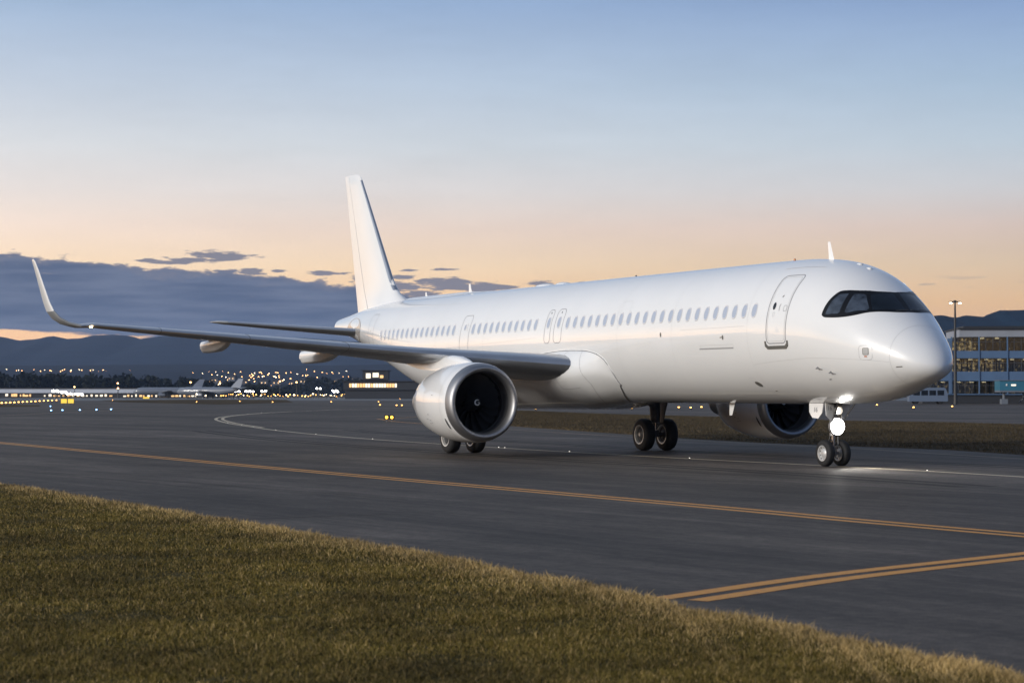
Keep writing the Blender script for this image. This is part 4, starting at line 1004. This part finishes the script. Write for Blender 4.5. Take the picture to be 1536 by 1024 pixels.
# ------------------------------------------------------------------ hills, woods, town and apron in the distance
M_HILL = pmat("wooded_hillside", (.012, .020, .036), .95, spec=.1, var=.35, vscale=.012, bump=.6, bscale=.05)  # blueness of the distant haze is mixed into the hillside colour
M_HILL2 = pmat("dark_hillside", (.004, .018, .038), .95, spec=.1, var=.35, vscale=.012)
def hills(name, D, ridge, depth, mat, z0=0.0, seed=0, rough=5):
    """a ridge seen at distance D, falling away to the front and back"""
    ks = pchip([p for p, r in ridge], [r for p, r in ridge]); n = 260; a, b = ridge[0][0], ridge[-1][0]; rows = []
    for t in (-1, -.72, -.5, -.32, -.18, -.08, 0, .12, .35, .7, 1.0):
        row = []
        for i in range(n+1):
            px = a+(b-a)*i/n; zr = CAM_H+(HZ-ks(px))/FPX*D
            y = D+t*depth; k = (1-abs(t))**.85 if t < 0 else 1-t**1.5
            zz = zr*k
            x = (px-768)/FPX*D*(1+.12*t*depth/D)
            zz += (mnoise.noise((x*.006+seed, y*.004, 1.3))*rough*2.2*(0 if t == 0 else 1)*k+mnoise.noise((x*.03+seed, y*.02, 4))*rough*.5*k)
            row.append((x, y, max(zz, -.5) if abs(t) < 1 else -.6))
        rows.append(row)
    mb = MB(); mb.loft(rows, close=False); return tag(mb.obj(name, mat, angle=180), kind='structure')
hills("distant_hills", 7000, [(-900, 540), (-400, 515), (-150, 508), (0, 505), (27, 510), (50, 509), (78, 504), (101, 508), (120, 507), (142, 502.6), (178, 502), (196, 504), (211, 508), (227, 505.5), (270, 503), (320, 509), (380, 514), (450, 507), (530, 512), (700, 500), (900, 508), (1100, 497), (1250, 505), (1400, 520), (1700, 560)], 1500, M_HILL, seed=2)
hills("near_hills", 2300, [(1150, 560), (1250, 500), (1340, 478), (1403, 473), (1412, 472.6), (1434, 476.5), (1450, 473.4), (1476, 474.6), (1484, 474), (1492, 469.4), (1500, 465.4), (1536, 465), (1600, 462), (1750, 470), (2000, 500)], 500, M_HILL2, seed=7, rough=2.2)
FK0, FK = 2400.0, 60/1800
rows = []
for j in range(13):
    y = FK0+1900*j/12
    rows.append([(x, y, max(-.02, (y-FK0)*FK+mnoise.noise((x*.004, y*.004, 2))*3*(j > 0)-(.0 if j else .02)) if j < 12 else (y-FK0)*FK*.6) for x in np.linspace(-1500, 500, 80)])
mb = MB(); mb.loft(rows, close=False); tag(mb.obj("foothill", M_HILL, angle=180), kind='structure')
def foot(px, row):
    d = (CAM_H+FK*FK0)/(FK-(HZ-row)/FPX); x, y, z = at(px, row, d); return x, y, (d-FK0)*FK

# woods: thousands of leaf clumps in one mass
M_WOOD = pmat("wood_foliage", (.016, .020, .018), .9, spec=.1, var=.4, vscale=.3)
def wood(name, D, top, depth, cr, seed, nmul=1.0):
    g = np.random.default_rng(seed); ks = pchip([p for p, r in top], [r for p, r in top]); a, b = top[0][0], top[-1][0]
    mb = MB(); wpx = (b-a)/FPX*D; ncr = int(wpx/cr*2.2*nmul)
    V = []; F = []
    for c in range(ncr):
        px = g.uniform(a, b); y = D+g.uniform(0, depth); Hh = max(1.5, CAM_H+(HZ-ks(px))/FPX*D)*g.uniform(.82, 1.03); x = (px-768)/FPX*y; r = cr*g.uniform(.6, 1.2)
        m = 70; q = g.normal(0, 1, (m, 3)); q /= np.linalg.norm(q, axis=1)[:, None]; q *= g.uniform(.55, 1.0, (m, 1))
        P = np.stack([x+q[:, 0]*r, y+q[:, 1]*r, Hh*.52+q[:, 2]*Hh*.48], 1); P[:, 2] = np.maximum(P[:, 2], .1)
        s = r*g.uniform(.18, .38, m)
        e1 = g.normal(0, 1, (m, 3)); e2 = g.normal(0, 1, (m, 3)); e1 /= np.linalg.norm(e1, axis=1)[:, None]; e2 /= np.linalg.norm(e2, axis=1)[:, None]
        o = len(V)*0
        base = sum(len(v) for v in V)
        V.append(np.stack([P-e1*s[:, None], P+e2*s[:, None], P+e1*s[:, None], P-e2*s[:, None]], 1).reshape(-1, 3)); F.append(np.arange(m*4).reshape(-1, 4)+base)
    V = np.concatenate(V); F = np.concatenate(F)
    me = bpy.data.meshes.new(name); me.from_pydata(V.tolist(), [], F.tolist()); me.materials.append(M_WOOD)
    o = bpy.data.objects.new(name, me); COL.objects.link(o); return tag(o, kind='stuff')
wood("woodland", 1500, [(-450, 560), (-120, 556.5), (0, 555.5), (60, 556.5), (130, 558.5), (230, 561), (290, 562.5), (330, 568), (370, 574), (400, 580), (420, 586)], 70, 6.5, 5, 1.15)
wood("town_trees", 2200, [(330, 575), (380, 572), (420, 577), (445, 569), (470, 563), (500, 566), (520, 562), (560, 574), (600, 578), (640, 580), (660, 584)], 120, 7, 6)

# street lamps of the town on the foothill
E_CITY = emat("town_lamp_amber", (1, .50, .18), 14); E_CITW = emat("town_lamp_white", (1, .78, .5), 14)
def town_lamp(em, r):
    m_ = MB(); m_.tube([(0, 0, 0), (0, 0, 6)], .10, 6, 0); m_.tube([(0, 0, 5.95), (0, -1.2, 6.2)], .08, 6, 0); m_.ball((0, -1.2, 6.05), r, 5, 1, (1, 1, .7))
    o = m_.obj("street_lamp", [M_BOX, em]); return o
prot = {0: town_lamp(E_CITY, .62), 1: town_lamp(E_CITW, .58)}; used = {0: 0, 1: 0}
spots = [(10, 554, 1), (25, 556, 0), (28, 555.4, 1), (33, 556, 0), (51, 554.4, 0), (61, 556.6, 0), (67, 555, 1), (75, 555.6, 0), (77, 556.4, 0), (91, 557, 0), (94, 555.2, 0), (97, 554.2, 0), (106, 557, 0), (107, 555.2, 1), (119, 554.6, 1), (123, 555.2, 0), (136, 555.4, 0), (140, 554.8, 1), (148, 557, 0), (155, 554.8, 0), (160, 557, 0), (173, 556.4, 1), (186, 558, 0), (189, 556.2, 1), (195, 555.6, 0), (213, 557.8, 1), (220, 556, 1), (220, 559.6, 0), (226, 555, 0), (229, 558, 1), (241, 555.6, 0), (248, 554.8, 1), (252, 556.6, 0), (263, 560.6, 0), (265, 557, 1), (289, 559, 0), (296, 556, 0)]
spots += [(290, 559.4, 0), (296, 556.6, 1), (314, 557.6, 0), (324, 558, 1), (334, 557, 0), (343, 558.8, 0), (333, 564.4, 0), (339, 565.6, 1), (361, 557.6, 0), (363, 565.4, 0), (382, 559.4, 1), (380, 563, 0), (391, 558, 0), (388, 565, 0), (396, 564, 0), (374, 569.8, 0), (381, 568, 0), (382, 572.2, 0), (387, 577.6, 0), (417, 559, 0), (414, 565.8, 1), (419, 566, 0), (410, 572.4, 0), (424, 571, 0), (426, 569.4, 1), (407, 578.4, 0), (420, 577.8, 0), (460, 554, 0), (454, 563.4, 0), (459, 564, 0), (464, 570, 0), (490, 560.4, 0), (482, 571.6, 0), (489, 570.2, 0), (481, 574, 0), (509, 559.6, 1), (515, 565, 0), (330, 572.5, 0), (346, 577.8, 0), (367, 579.2, 0), (378, 579.2, 0), (346, 575, 1), (328, 577, 1), (342, 570, 0), (352, 561, 0), (402, 562, 0), (436, 568, 0), (446, 561, 1), (470, 568, 0), (476, 566, 0), (498, 574, 0), (505, 569, 0), (526, 563, 1), (434, 576, 0), (452, 577, 0), (318, 562, 0), (304, 560, 1)]
g5 = random.Random(21)
for i in range(44): spots.append((g5.uniform(305, 530), g5.choice((g5.uniform(556, 566), g5.uniform(562, 580))), 0 if g5.random() < .75 else 1))
for px, row, k in spots:
    o = prot[k] if not used[k] else prot[k].copy()
    if used[k]: COL.objects.link(o)
    used[k] = 1; x, y, z = foot(px, row+.0); o.location = (x, y, z-5.9-.1*0)
    tag(o, "amber street lamp glowing on the dark town hillside under the wing" if k == 0 else "whitish street lamp glowing on the dark town hillside under the wing", "street lamp", "amber lamps of the hillside town" if k == 0 else "white lamps of the hillside town")
# low town houses among the trees
M_HOUSE = pmat("town_house_wall", (.10, .10, .11), .8, var=.2); M_ROOF = pmat("town_house_roof", (.035, .03, .03), .8); E_WIN = emat("lit_room_window", (1, .62, .28), 2.2)
def house():
    t = empty("house", (0, 0, 0)); m_ = MB(); m_.box((0, 0, 2.8), (11, 8, 5.6)); m_.obj("wall", M_HOUSE, t, smooth=False)
    m_ = MB(); m_.add([(-6, -4.6, 5.5), (6, -4.6, 5.5), (6, 4.6, 5.5), (-6, 4.6, 5.5), (-6, 0, 8.2), (6, 0, 8.2)], [(0, 1, 5, 4), (2, 3, 4, 5), (0, 4, 3), (1, 2, 5), (0, 3, 2, 1)]); m_.obj("roof", M_ROOF, t, smooth=False)
    for x in (-3, 2.4): m_ = MB(); m_.box((x, -4.03, 3.9), (1.2, .1, 1.4)); m_.obj("window", E_WIN, t, smooth=False)
    return t
h0 = None
for i, (px, row) in enumerate([(322, 571), (349, 568), (366, 574), (398, 575), (415, 575), (442, 576), (457, 573), (486, 578), (508, 573), (536, 572)]):
    h = house() if h0 is None else copy_tree(h0); h0 = h0 or h; x, y, z = foot(px, row+3); h.location = (x, y, z-.5); h.rotation_euler.z = random.uniform(-.5, .5)
    tag(h, "small dark house with lit windows on the town hillside", "house", "houses of the hillside town")

# cargo hall along the far apron: pale wall band over lit openings
M_PALE = pmat("pale_hall_cladding", (.50, .54, .62), .6, var=.12, vscale=.2); M_DKW = pmat("dark_hall_wall", (.03, .033, .04), .7); E_WARM = emat("lit_opening_warm", (1, .58, .24), 1.5); E_COOL = emat("lit_opening_white", (1, .85, .66), 1.6); E_FLOOD = emat("flood_lamp", (1, .97, .9), 26)
def hall(name, px0, px1, D, zt, label, band, lits, depth=40, wall=None):
    xa, xb = (px0-768)/FPX*D, (px1-768)/FPX*D; xm = (xa+xb)/2; t = empty(name, (xm, D+depth/2, 0)); tag(t, label, "airport building")
    w = xb-xa; m_ = MB(); m_.box((0, .4, band/2), (w-1, depth-.8, band)); m_.obj("lower_wall", M_DKW, t, smooth=False)
    m_ = MB(); m_.box((0, 0, (band+zt)/2), (w, depth, zt-band)); m_.obj("wall", wall or M_PALE, t, smooth=False)
    m_ = MB(); m_.box((0, 0, zt+.12), (w+1.2, depth+1.2, .24)); m_.obj("roof", M_ROOF, t, smooth=False)
    for a, b, z0, z1, e in lits:
        m_ = MB(); x0, x1 = (a-768)/FPX*D-xm, (b-768)/FPX*D-xm
        m_.box(((x0+x1)/2, -depth/2-.05 if z0 >= band else -depth/2+.35, (z0+z1)/2), (x1-x0, .2, z1-z0)); m_.obj("lit_opening", e, t, smooth=False)
    return t
rnd = random.Random(5)
lits = [(8, 12, .9, 1.9, E_COOL)]
for a in (17, 20, 23, 30, 34, 37, 40, 44): lits.append((a, a+rnd.uniform(1.5, 3), .7, rnd.uniform(1.3, 2.0), E_WARM))
for a in range(66, 165, 7): lits.append((a, a+rnd.uniform(2, 4.5), .7, rnd.uniform(1.2, 1.9), E_COOL if rnd.random() < .5 else E_WARM))
for a in range(185, 300, 6): lits.append((a, a+rnd.uniform(1.5, 4.5), .6, rnd.uniform(1.1, 1.9), E_WARM if rnd.random() < .7 else E_COOL))
hall("cargo_hall", -260, 330, 960, 4.3, "long low pale cargo hall with lit openings below the dark woods", 2.3, lits)
lits = [(a, a+3.2, 4.4, 5.9, E_COOL if rnd.random() < .5 else E_WARM) for a in range(524, 594, 4)]
hall("concourse", 515, 660, 820, 6.6, "far concourse with a bright strip of lit windows beneath the airliner tail", 3.4, lits, wall=M_DKW)
lits = [(549, 556, 8.2, 10.2, E_COOL), (559, 568, 8.6, 10.4, E_COOL), (570, 575, 8.3, 9.4, E_WARM)]
x, y, _ = at(562, 590, 838)
hall("control_block", 544, 582, 862, 11.2, "small upper block with bright white windows above the far concourse", 7.6, lits, 12, wall=M_DKW)
# floodlight masts
def mast(px, row, D, label, em, heads=2, r=.55, group=None):
    x, y, z = at(px, row, D); t = empty("floodlight_mast", (x, y, 0)); tag(t, label, "floodlight", group)
    m_ = MB(); m_.tube([(0, 0, 0), (0, 0, z)], [.22, .12], 8); m_.tube([(-heads*.55, 0, z), (heads*.55, 0, z)], .09, 6); m_.obj("mast", M_BOX, t)
    for k in range(heads):
        xx = (k-(heads-1)/2)*1.5; m_ = MB(); m_.ball((xx, -.35, z-.05), r, 6, 0, (1, .6, .7)); m_.obj("flood_lamp", em, t)
    return t
for px, row, r in ((83, 586, .75), (91, 587, .5), (96, 588, .75), (104, 590.2, .5), (110, 590.4, .45), (120, 590.8, .8)):
    mast(px, row, 900, "white floodlight glaring on the apron in front of the pale cargo hall", E_FLOOD, 2, r*.8, "white floodlights before the cargo hall")
for px, row, r in ((280, 588.6, .55), (302, 589.4, .5), (350, 586.4, .7), (356, 586.6, .5), (372, 586.4, .55), (377, 586.8, .5), (396, 586.4, .55), (478, 582.2, .5), (504, 587, .5), (502, 585.6, .5)):
    mast(px, row, 880, "white floodlight glaring on the far apron between the parked airliners", E_FLOOD, 2, r*.8, "white floodlights among the parked airliners")
for px, row in ((177, 574.4), (177.4, 582), (112, 580), (286, 573), (330, 575), (445, 573), (420, 571.5)):
    mast(px, row, 930, "tall thin mast with a single amber lamp above the far apron", E_CITY, 1, .35, "amber lamp masts above the apron")
for i in range(84):
    px = 296+i*3.9+rnd.uniform(-2, 2); row = rnd.uniform(590.2, 594.2); mast(px, row, 830+rnd.uniform(0, 80), "low amber work lamp among the vehicles of the far apron", E_AM if rnd.random() < .65 else E_CITW, 1, rnd.uniform(.12, .28), "low work lamps of the far apron")
# parked airliners far across the apron
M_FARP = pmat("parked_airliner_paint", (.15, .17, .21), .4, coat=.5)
def parked():
    t = empty("parked_airliner", (0, 0, 0)); m_ = MB(); rg = []
    for s, w, zc in ((0, .05, 2.6), (.6, .8, 2.75), (2, 1.35, 2.95), (4, 1.6, 3.0), (20, 1.6, 3.0), (25, 1.1, 3.4), (29, .35, 3.8)): rg.append([(-s+14, w*math.sin(2*math.pi*k/16), zc+w*math.cos(2*math.pi*k/16)) for k in range(16)])
    m_.loft(rg, caps=True); m_.obj("fuselage", M_FARP, t)
    m_ = MB()
    for z, a, b in ((4.3, 24, 28.6), (8.4, 27.6, 29.8)): pass
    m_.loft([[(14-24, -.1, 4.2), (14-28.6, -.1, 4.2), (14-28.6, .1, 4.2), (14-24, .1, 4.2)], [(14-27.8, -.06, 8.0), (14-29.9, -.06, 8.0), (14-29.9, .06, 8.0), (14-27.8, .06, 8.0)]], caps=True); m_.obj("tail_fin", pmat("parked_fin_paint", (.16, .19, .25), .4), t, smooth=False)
    for sg in (-1, 1):
        m_ = MB(); m_.loft([[(3, sg*1.2, 2.2), (-3, sg*1.2, 2.2), (-3, sg*1.2, 2.6), (3, sg*1.2, 2.6)], [(-2.5, sg*13, 3.2), (-4.2, sg*13, 3.2), (-4.2, sg*13, 3.3), (-2.5, sg*13, 3.3)]], caps=True); m_.obj("wing", M_FARP, t, smooth=False)
        m_ = MB(); m_.lathe([(-2, .3), (-1.6, .75), (0, .8), (1.2, .7), (1.2, .55)], (1.5, sg*4.6, 1.5), n=16); m_.obj("engine", M_FARP, t)
        m_ = MB(); m_.loft([[(-11.5, sg*.4, 4.0), (-14, sg*.4, 4.0), (-14, sg*.4, 4.15), (-11.5, sg*.4, 4.15)], [(-13.6, sg*5, 4.4), (-15, sg*5, 4.4), (-15, sg*5, 4.5), (-13.6, sg*5, 4.5)]], caps=True); m_.obj("tailplane", M_FARP, t, smooth=False)
    m_ = MB()
    for x, y in ((9, 0), (-1, 2), (-1, -2)): m_.tube([(x, y, .0), (x, y, 2.2)], .25, 8)
    m_.obj("landing_gear", M_BOX, t); return t
p0 = None
for px, D, rz, lb in ((250, 890, 180, "parked white airliner with its grey fin rising left of the town lamps"), (312, 860, 160, "parked airliner nose left behind white floodlights under the flap fairing")):
    t = parked() if p0 is None else copy_tree(p0); p0 = p0 or t; x, y, _ = at(px, 590, D); t.location = (x, y, 0); t.rotation_euler = (0, 0, R(rz)); tag(t, lb, "airliner", "airliners parked on the far apron")

# ------------------------------------------------------------------ terminal on the right
TD = 430.0
M_TW = pmat("terminal_cladding", (.075, .135, .24), .55, var=.12, vscale=.3); M_TP = pmat("terminal_parapet", (.26, .28, .32), .6, var=.1, vscale=.3); M_TD = pmat("terminal_dark", (.02, .022, .026), .6); M_MUL = pmat("mullion_metal", (.10, .11, .13), .4, metal=.4)
def tglass():
    m, nt, b = nodes("terminal_glass"); L = nt.links.new; nt.nodes.remove(b)
    g = nt.nodes.new("ShaderNodeBsdfGlossy"); g.inputs["Roughness"].default_value = .02; g.inputs[0].default_value = (.8, .9, 1, 1)
    t = nt.nodes.new("ShaderNodeBsdfTransparent"); t.inputs[0].default_value = (.62, .66, .66, 1); f_ = nt.nodes.new("ShaderNodeFresnel"); f_.inputs[0].default_value = 1.5
    mx = nt.nodes.new("ShaderNodeMixShader"); L(f_.outputs[0], mx.inputs[0]); L(t.outputs[0], mx.inputs[1]); L(g.outputs[0], mx.inputs[2]); L(mx.outputs[0], nt.nodes["Material Output"].inputs[0]); return m
M_TG = tglass()
def interior(name, strength, lo, hi, seed):
    """a room wall with a patchy warm noise glow standing in for indoor light"""
    m, nt, b = nodes(name); L = nt.links.new; tc = nt.nodes.new("ShaderNodeTexCoord"); b.inputs["Base Color"].default_value = (.03, .035, .045, 1)
    mp = nt.nodes.new("ShaderNodeMapping"); mp.inputs["Location"].default_value = (seed, 0, seed*.3); mp.inputs["Scale"].default_value = (1.1, 0, .9); L(tc.outputs["Object"], mp.inputs[0])
    n = nt.nodes.new("ShaderNodeTexNoise"); n.inputs["Scale"].default_value = 1.3; n.inputs["Detail"].default_value = 5; n.inputs["Roughness"].default_value = .7; L(mp.outputs[0], n.inputs["Vector"])
    r = nt.nodes.new("ShaderNodeMapRange"); L(n.outputs["Fac"], r.inputs[0]); r.inputs[1].default_value = lo; r.inputs[2].default_value = hi; r.inputs[3].default_value = .02; r.inputs[4].default_value = strength
    b.inputs["Emission Color"].default_value = (1, .66, .30, 1); L(r.outputs[0], b.inputs["Emission Strength"]); return m
I_WARM = interior("glowing_lounge_wall", 1.25, .48, .72, 3.1); I_DIM = interior("faint_glow_lounge_wall", .5, .54, .76, 8.2); I_GRD = interior("glowing_hall_wall", .8, .52, .74, 5.5)  # walls glow by themselves: room light is put into their emission
E_CEIL = emat("ceiling_lamp", (1, .76, .46), 2.6)
def zt(row): return CAM_H+(HZ-row)/FPX*TD
def xt(px): return (px-768)/FPX*TD
term = empty("terminal", (xt(1500), TD, 0), R(-4)); tag(term, "three storey glass fronted terminal with warm lit lounges beyond the airliner nose", "terminal")
XO = xt(1500)
def tbox(name, px0, px1, r0, r1, y0, y1, mat, parent=term):
    m_ = MB(); x0, x1, z0, z1 = xt(px0)-XO, xt(px1)-XO, (zt(r1) if r1 < 604.9 else 0), zt(r0)
    m_.box(((x0+x1)/2, (y0+y1)/2, (z0+z1)/2), (x1-x0, y1-y0, z1-z0)); return m_.obj(name, mat, parent, smooth=False)
A0, A1 = 1385, 1720
tbox("base_shade_wall", A0, A1, 592, 605.2, .4, 20, M_TD); tbox("spandrel", A0, A1, 557, 571, 0, 20, M_TW); tbox("spandrel", A0, A1, 526, 537, 0, 20, M_TW)  # dark base block stands in for the shade of the open ground floor
tbox("parapet", 1440, A1, 493.6, 505, 0, 20, M_TP); tbox("parapet", 1424, 1440, 507, 511, 1, 20, M_TW); tbox("roof", 1438, A1, 491.6, 493.5, -.6, 21, M_TD); tbox("ground_slab", A0, A1, 590.4, 592, -.1, 20, M_TW)
tbox("plant_room", 1452, 1700, 487.5, 491.5, 6, 16, M_TD)
for floor, (r0, r1, px0) in enumerate(((505, 526, 1426), (537, 557, 1386), (571, 590.4, 1386))):
    tbox("room_wall", px0, A1, r0, r1, 19, 19.8, M_TD)
    cuts = [q for q in (1386, 1428, 1469, 1511, 1553, 1595, 1637, 1679, 1719) if q >= px0-2]
    for k in range(len(cuts)-1):
        a, b = cuts[k], cuts[k+1]
        if b <= 1428 and floor == 0: continue
        mat = (I_WARM, I_WARM, I_GRD)[floor] if (k+floor) % 3 != 1 or b < 1470 else I_DIM
        if floor == 0 and a >= 1469: mat = I_DIM
        w = tbox("window", a+.5, b-.5, r0+.4, r1-.2, .45, .50, M_TG)
        tbox("lounge_wall", a, b, r0+1.2, r1-.4, 4.5+k % 2, 4.9+k % 2, mat, w)
        for j in range(5):
            xx = a+(b-a)*j/4; tbox("mullion", xx-.22, xx+.22, r0, r1, .25, .44, M_MUL, w)
        tbox("transom", a, b, r0+(r1-r0)*.34, r0+(r1-r0)*.34+.45, .28, .42, M_MUL, w)
        if not (floor == 0 and k % 2 == 0):
            for j in range(2):
                xx = a+(b-a)*(.25+.5*j)+rnd.uniform(-3, 3); tbox("ceiling_lamp", xx-2.6, xx+2.6, r0+1.5, r0+2.1, 2.2, 3.2, E_CEIL, w)
        if floor > 0:
            for j in range(3):
                xx = a+(b-a)*rnd.random(); tbox("room_column", xx-.7, xx+.7, r0+.5, r1-.3, 2.6, 3.4, M_TD, w)
for q in (1428, 1469, 1511, 1553, 1595, 1637, 1679): tbox("column", q-.8, q+.8, 505, 590.4, -.25, .22, M_TW)
tbox("column", 1424, 1427, 511, 590.4, -.3, .3, M_TW)
# boarding bridge with its teal cabin
br = empty("boarding_bridge", (xt(1490), TD-16, 0)); tag(br, "teal boarding bridge cabin standing on legs in front of the terminal", "boarding bridge")
M_TEAL = pmat("teal_panel", (.030, .15, .23), .45, coat=.3, var=.06); M_BGREY = pmat("bridge_grey", (.14, .16, .19), .5)
k_ = (TD-16)/TD; sx = lambda px: (px-1490)/FPX*(TD-16); sz = lambda row: CAM_H+(HZ-row)/FPX*(TD-16)
def bbox(name, p0, p1, r0, r1, y0, y1, mat, par=br):
    m_ = MB(); z0 = sz(r1) if r1 < 604 else 0; m_.box(((sx(p0)+sx(p1))/2, (y0+y1)/2, (z0+sz(r0))/2), (sx(p1)-sx(p0), y1-y0, sz(r0)-z0)); return m_.obj(name, mat, par, smooth=False)
cab = bbox("cabin", 1469, 1511, 571, 585.4, -1.5, 3, M_TEAL); bbox("cabin_roof", 1468, 1512, 570, 570.9, -1.7, 3.2, M_BGREY, cab); bbox("cabin_floor", 1469, 1513, 585.5, 588, -1.6, 3, M_BGREY, cab)
bbox("cabin_lamp", 1486, 1493, 576.2, 578.6, -1.62, -1.52, E_COOL, cab); bbox("cabin_mark", 1478, 1480, 575.5, 578.5, -1.6, -1.52, P_MARK, cab)
m_ = MB(); m_.loft([[(sx(1513), -1, sz(588)), (sx(1513), 2.4, sz(588)), (sx(1513), 2.4, sz(574)), (sx(1513), -1, sz(574))], [(sx(1560), 12, sz(584)), (sx(1560), 15, sz(584)), (sx(1560), 15, sz(572)), (sx(1560), 12, sz(572))]], caps=True); m_.obj("tunnel", M_BGREY, br, smooth=False)
m_ = MB(); m_.tube([(sx(1478.5), .5, 0), (sx(1478.5), .5, sz(588))], .26, 10); m_.box((sx(1478.5), .5, .5), (1.2, 1.6, 1.0)); m_.obj("leg", M_BGREY, br, smooth=False)
m_ = MB(); m_.tube([(sx(1502), .5, .3), (sx(1508), .5, sz(596)), (sx(1508.5), .5, sz(588))], .2, 10); m_.obj("leg", M_BGREY, br)
# bus at the terminal foot, apron truck
def vehicle(name, px, row, L_, Hh, label, cat, body, nwin, rz=0, D=None):
    x, y = gp(px, row); t = empty(name, (x, y, 0), R(rz)); tag(t, label, cat)
    m_ = MB(); pr = [(-L_/2, .5), (L_/2, .5), (L_/2, Hh*.62), (L_/2-.35, Hh*.93), (L_/2-.7, Hh), (-L_/2+.15, Hh), (-L_/2, Hh-.2)]; n = len(pr)
    m_.add([(a, -1.2, b) for a, b in pr]+[(a, 1.2, b) for a, b in pr], [tuple(range(n)), tuple(range(n, 2*n))[::-1]]+[(k, (k+1) % n, n+(k+1) % n, n+k) for k in range(n)]); m_.obj("body", body, t, smooth=False)
    for k in range(nwin):
        m_ = MB(); w = L_*.84/nwin; m_.box((-L_*.42+w*(k+.5), -1.215, Hh*.68), (w*.82, .03, Hh*.30)); m_.obj("window", P_GLASS, t, smooth=False)
    for xx in (-L_*.32, L_*.32):
        for yy in (-1.05, 1.05): m_ = MB(); m_.lathe([(-.14, .001), (-.14, .4), (-.1, .48), (.1, .48), (.14, .4), (.14, .001)], (xx, yy, .48), axis='y', n=20); m_.obj("wheel", P_TYRE, t)
    return t
vehicle("apron_bus", 1391, 605.6, 7.5, 3.2, "pale apron bus parked at the terminal foot under the airliner nose", "bus", pmat("bus_paint", (.12, .16, .23), .4, coat=.4), 4)
# tall mast with two lamps
x, y, z = at(1433, 452.5, 400)
t = empty("lamp_mast", (x, y, 0)); tag(t, "tall dark mast with two white lamps beside the terminal", "lamp mast")
m_ = MB(); m_.tube([(0, 0, 0), (0, 0, z)], [.36, .16], 12); m_.obj("mast", M_BOX, t)
m_ = MB(); m_.tube([(-.95, 0, z), (.95, 0, z)], .12, 8); m_.box((0, 0, z+.1), (.5, .4, .35)); m_.obj("crossbar", M_BOX, t)
for q in (-.85, .85):
    m_ = MB(); m_.box((q, -.1, z-.10), (.62, .5, .16)); hd = m_.obj("lamp_head", M_BOX, t, smooth=False); m_ = MB(); m_.ball((q, -.2, z-.25), .24, 6, 0, (1.1, .8, .6)); m_.obj("lamp", emat("mast_lamp", (1, .9, .7), 14), hd)

# ------------------------------------------------------------------ evening air
HAZE = True
if HAZE:
    m, nt, b = nodes("evening_haze"); nt.nodes.remove(b)
    pv = nt.nodes.new("ShaderNodeVolumePrincipled"); pv.inputs["Density"].default_value = HZ_D; pv.inputs["Color"].default_value = (.48, .66, 1.0, 1); pv.inputs["Anisotropy"].default_value = 0.0
    nt.links.new(pv.outputs[0], nt.nodes["Material Output"].inputs["Volume"])
    mb = MB(); mb.box((0, 3750, 149), (18600, 11000, 300)); hz = mb.obj("haze", m, smooth=False); tag(hz, kind='stuff')
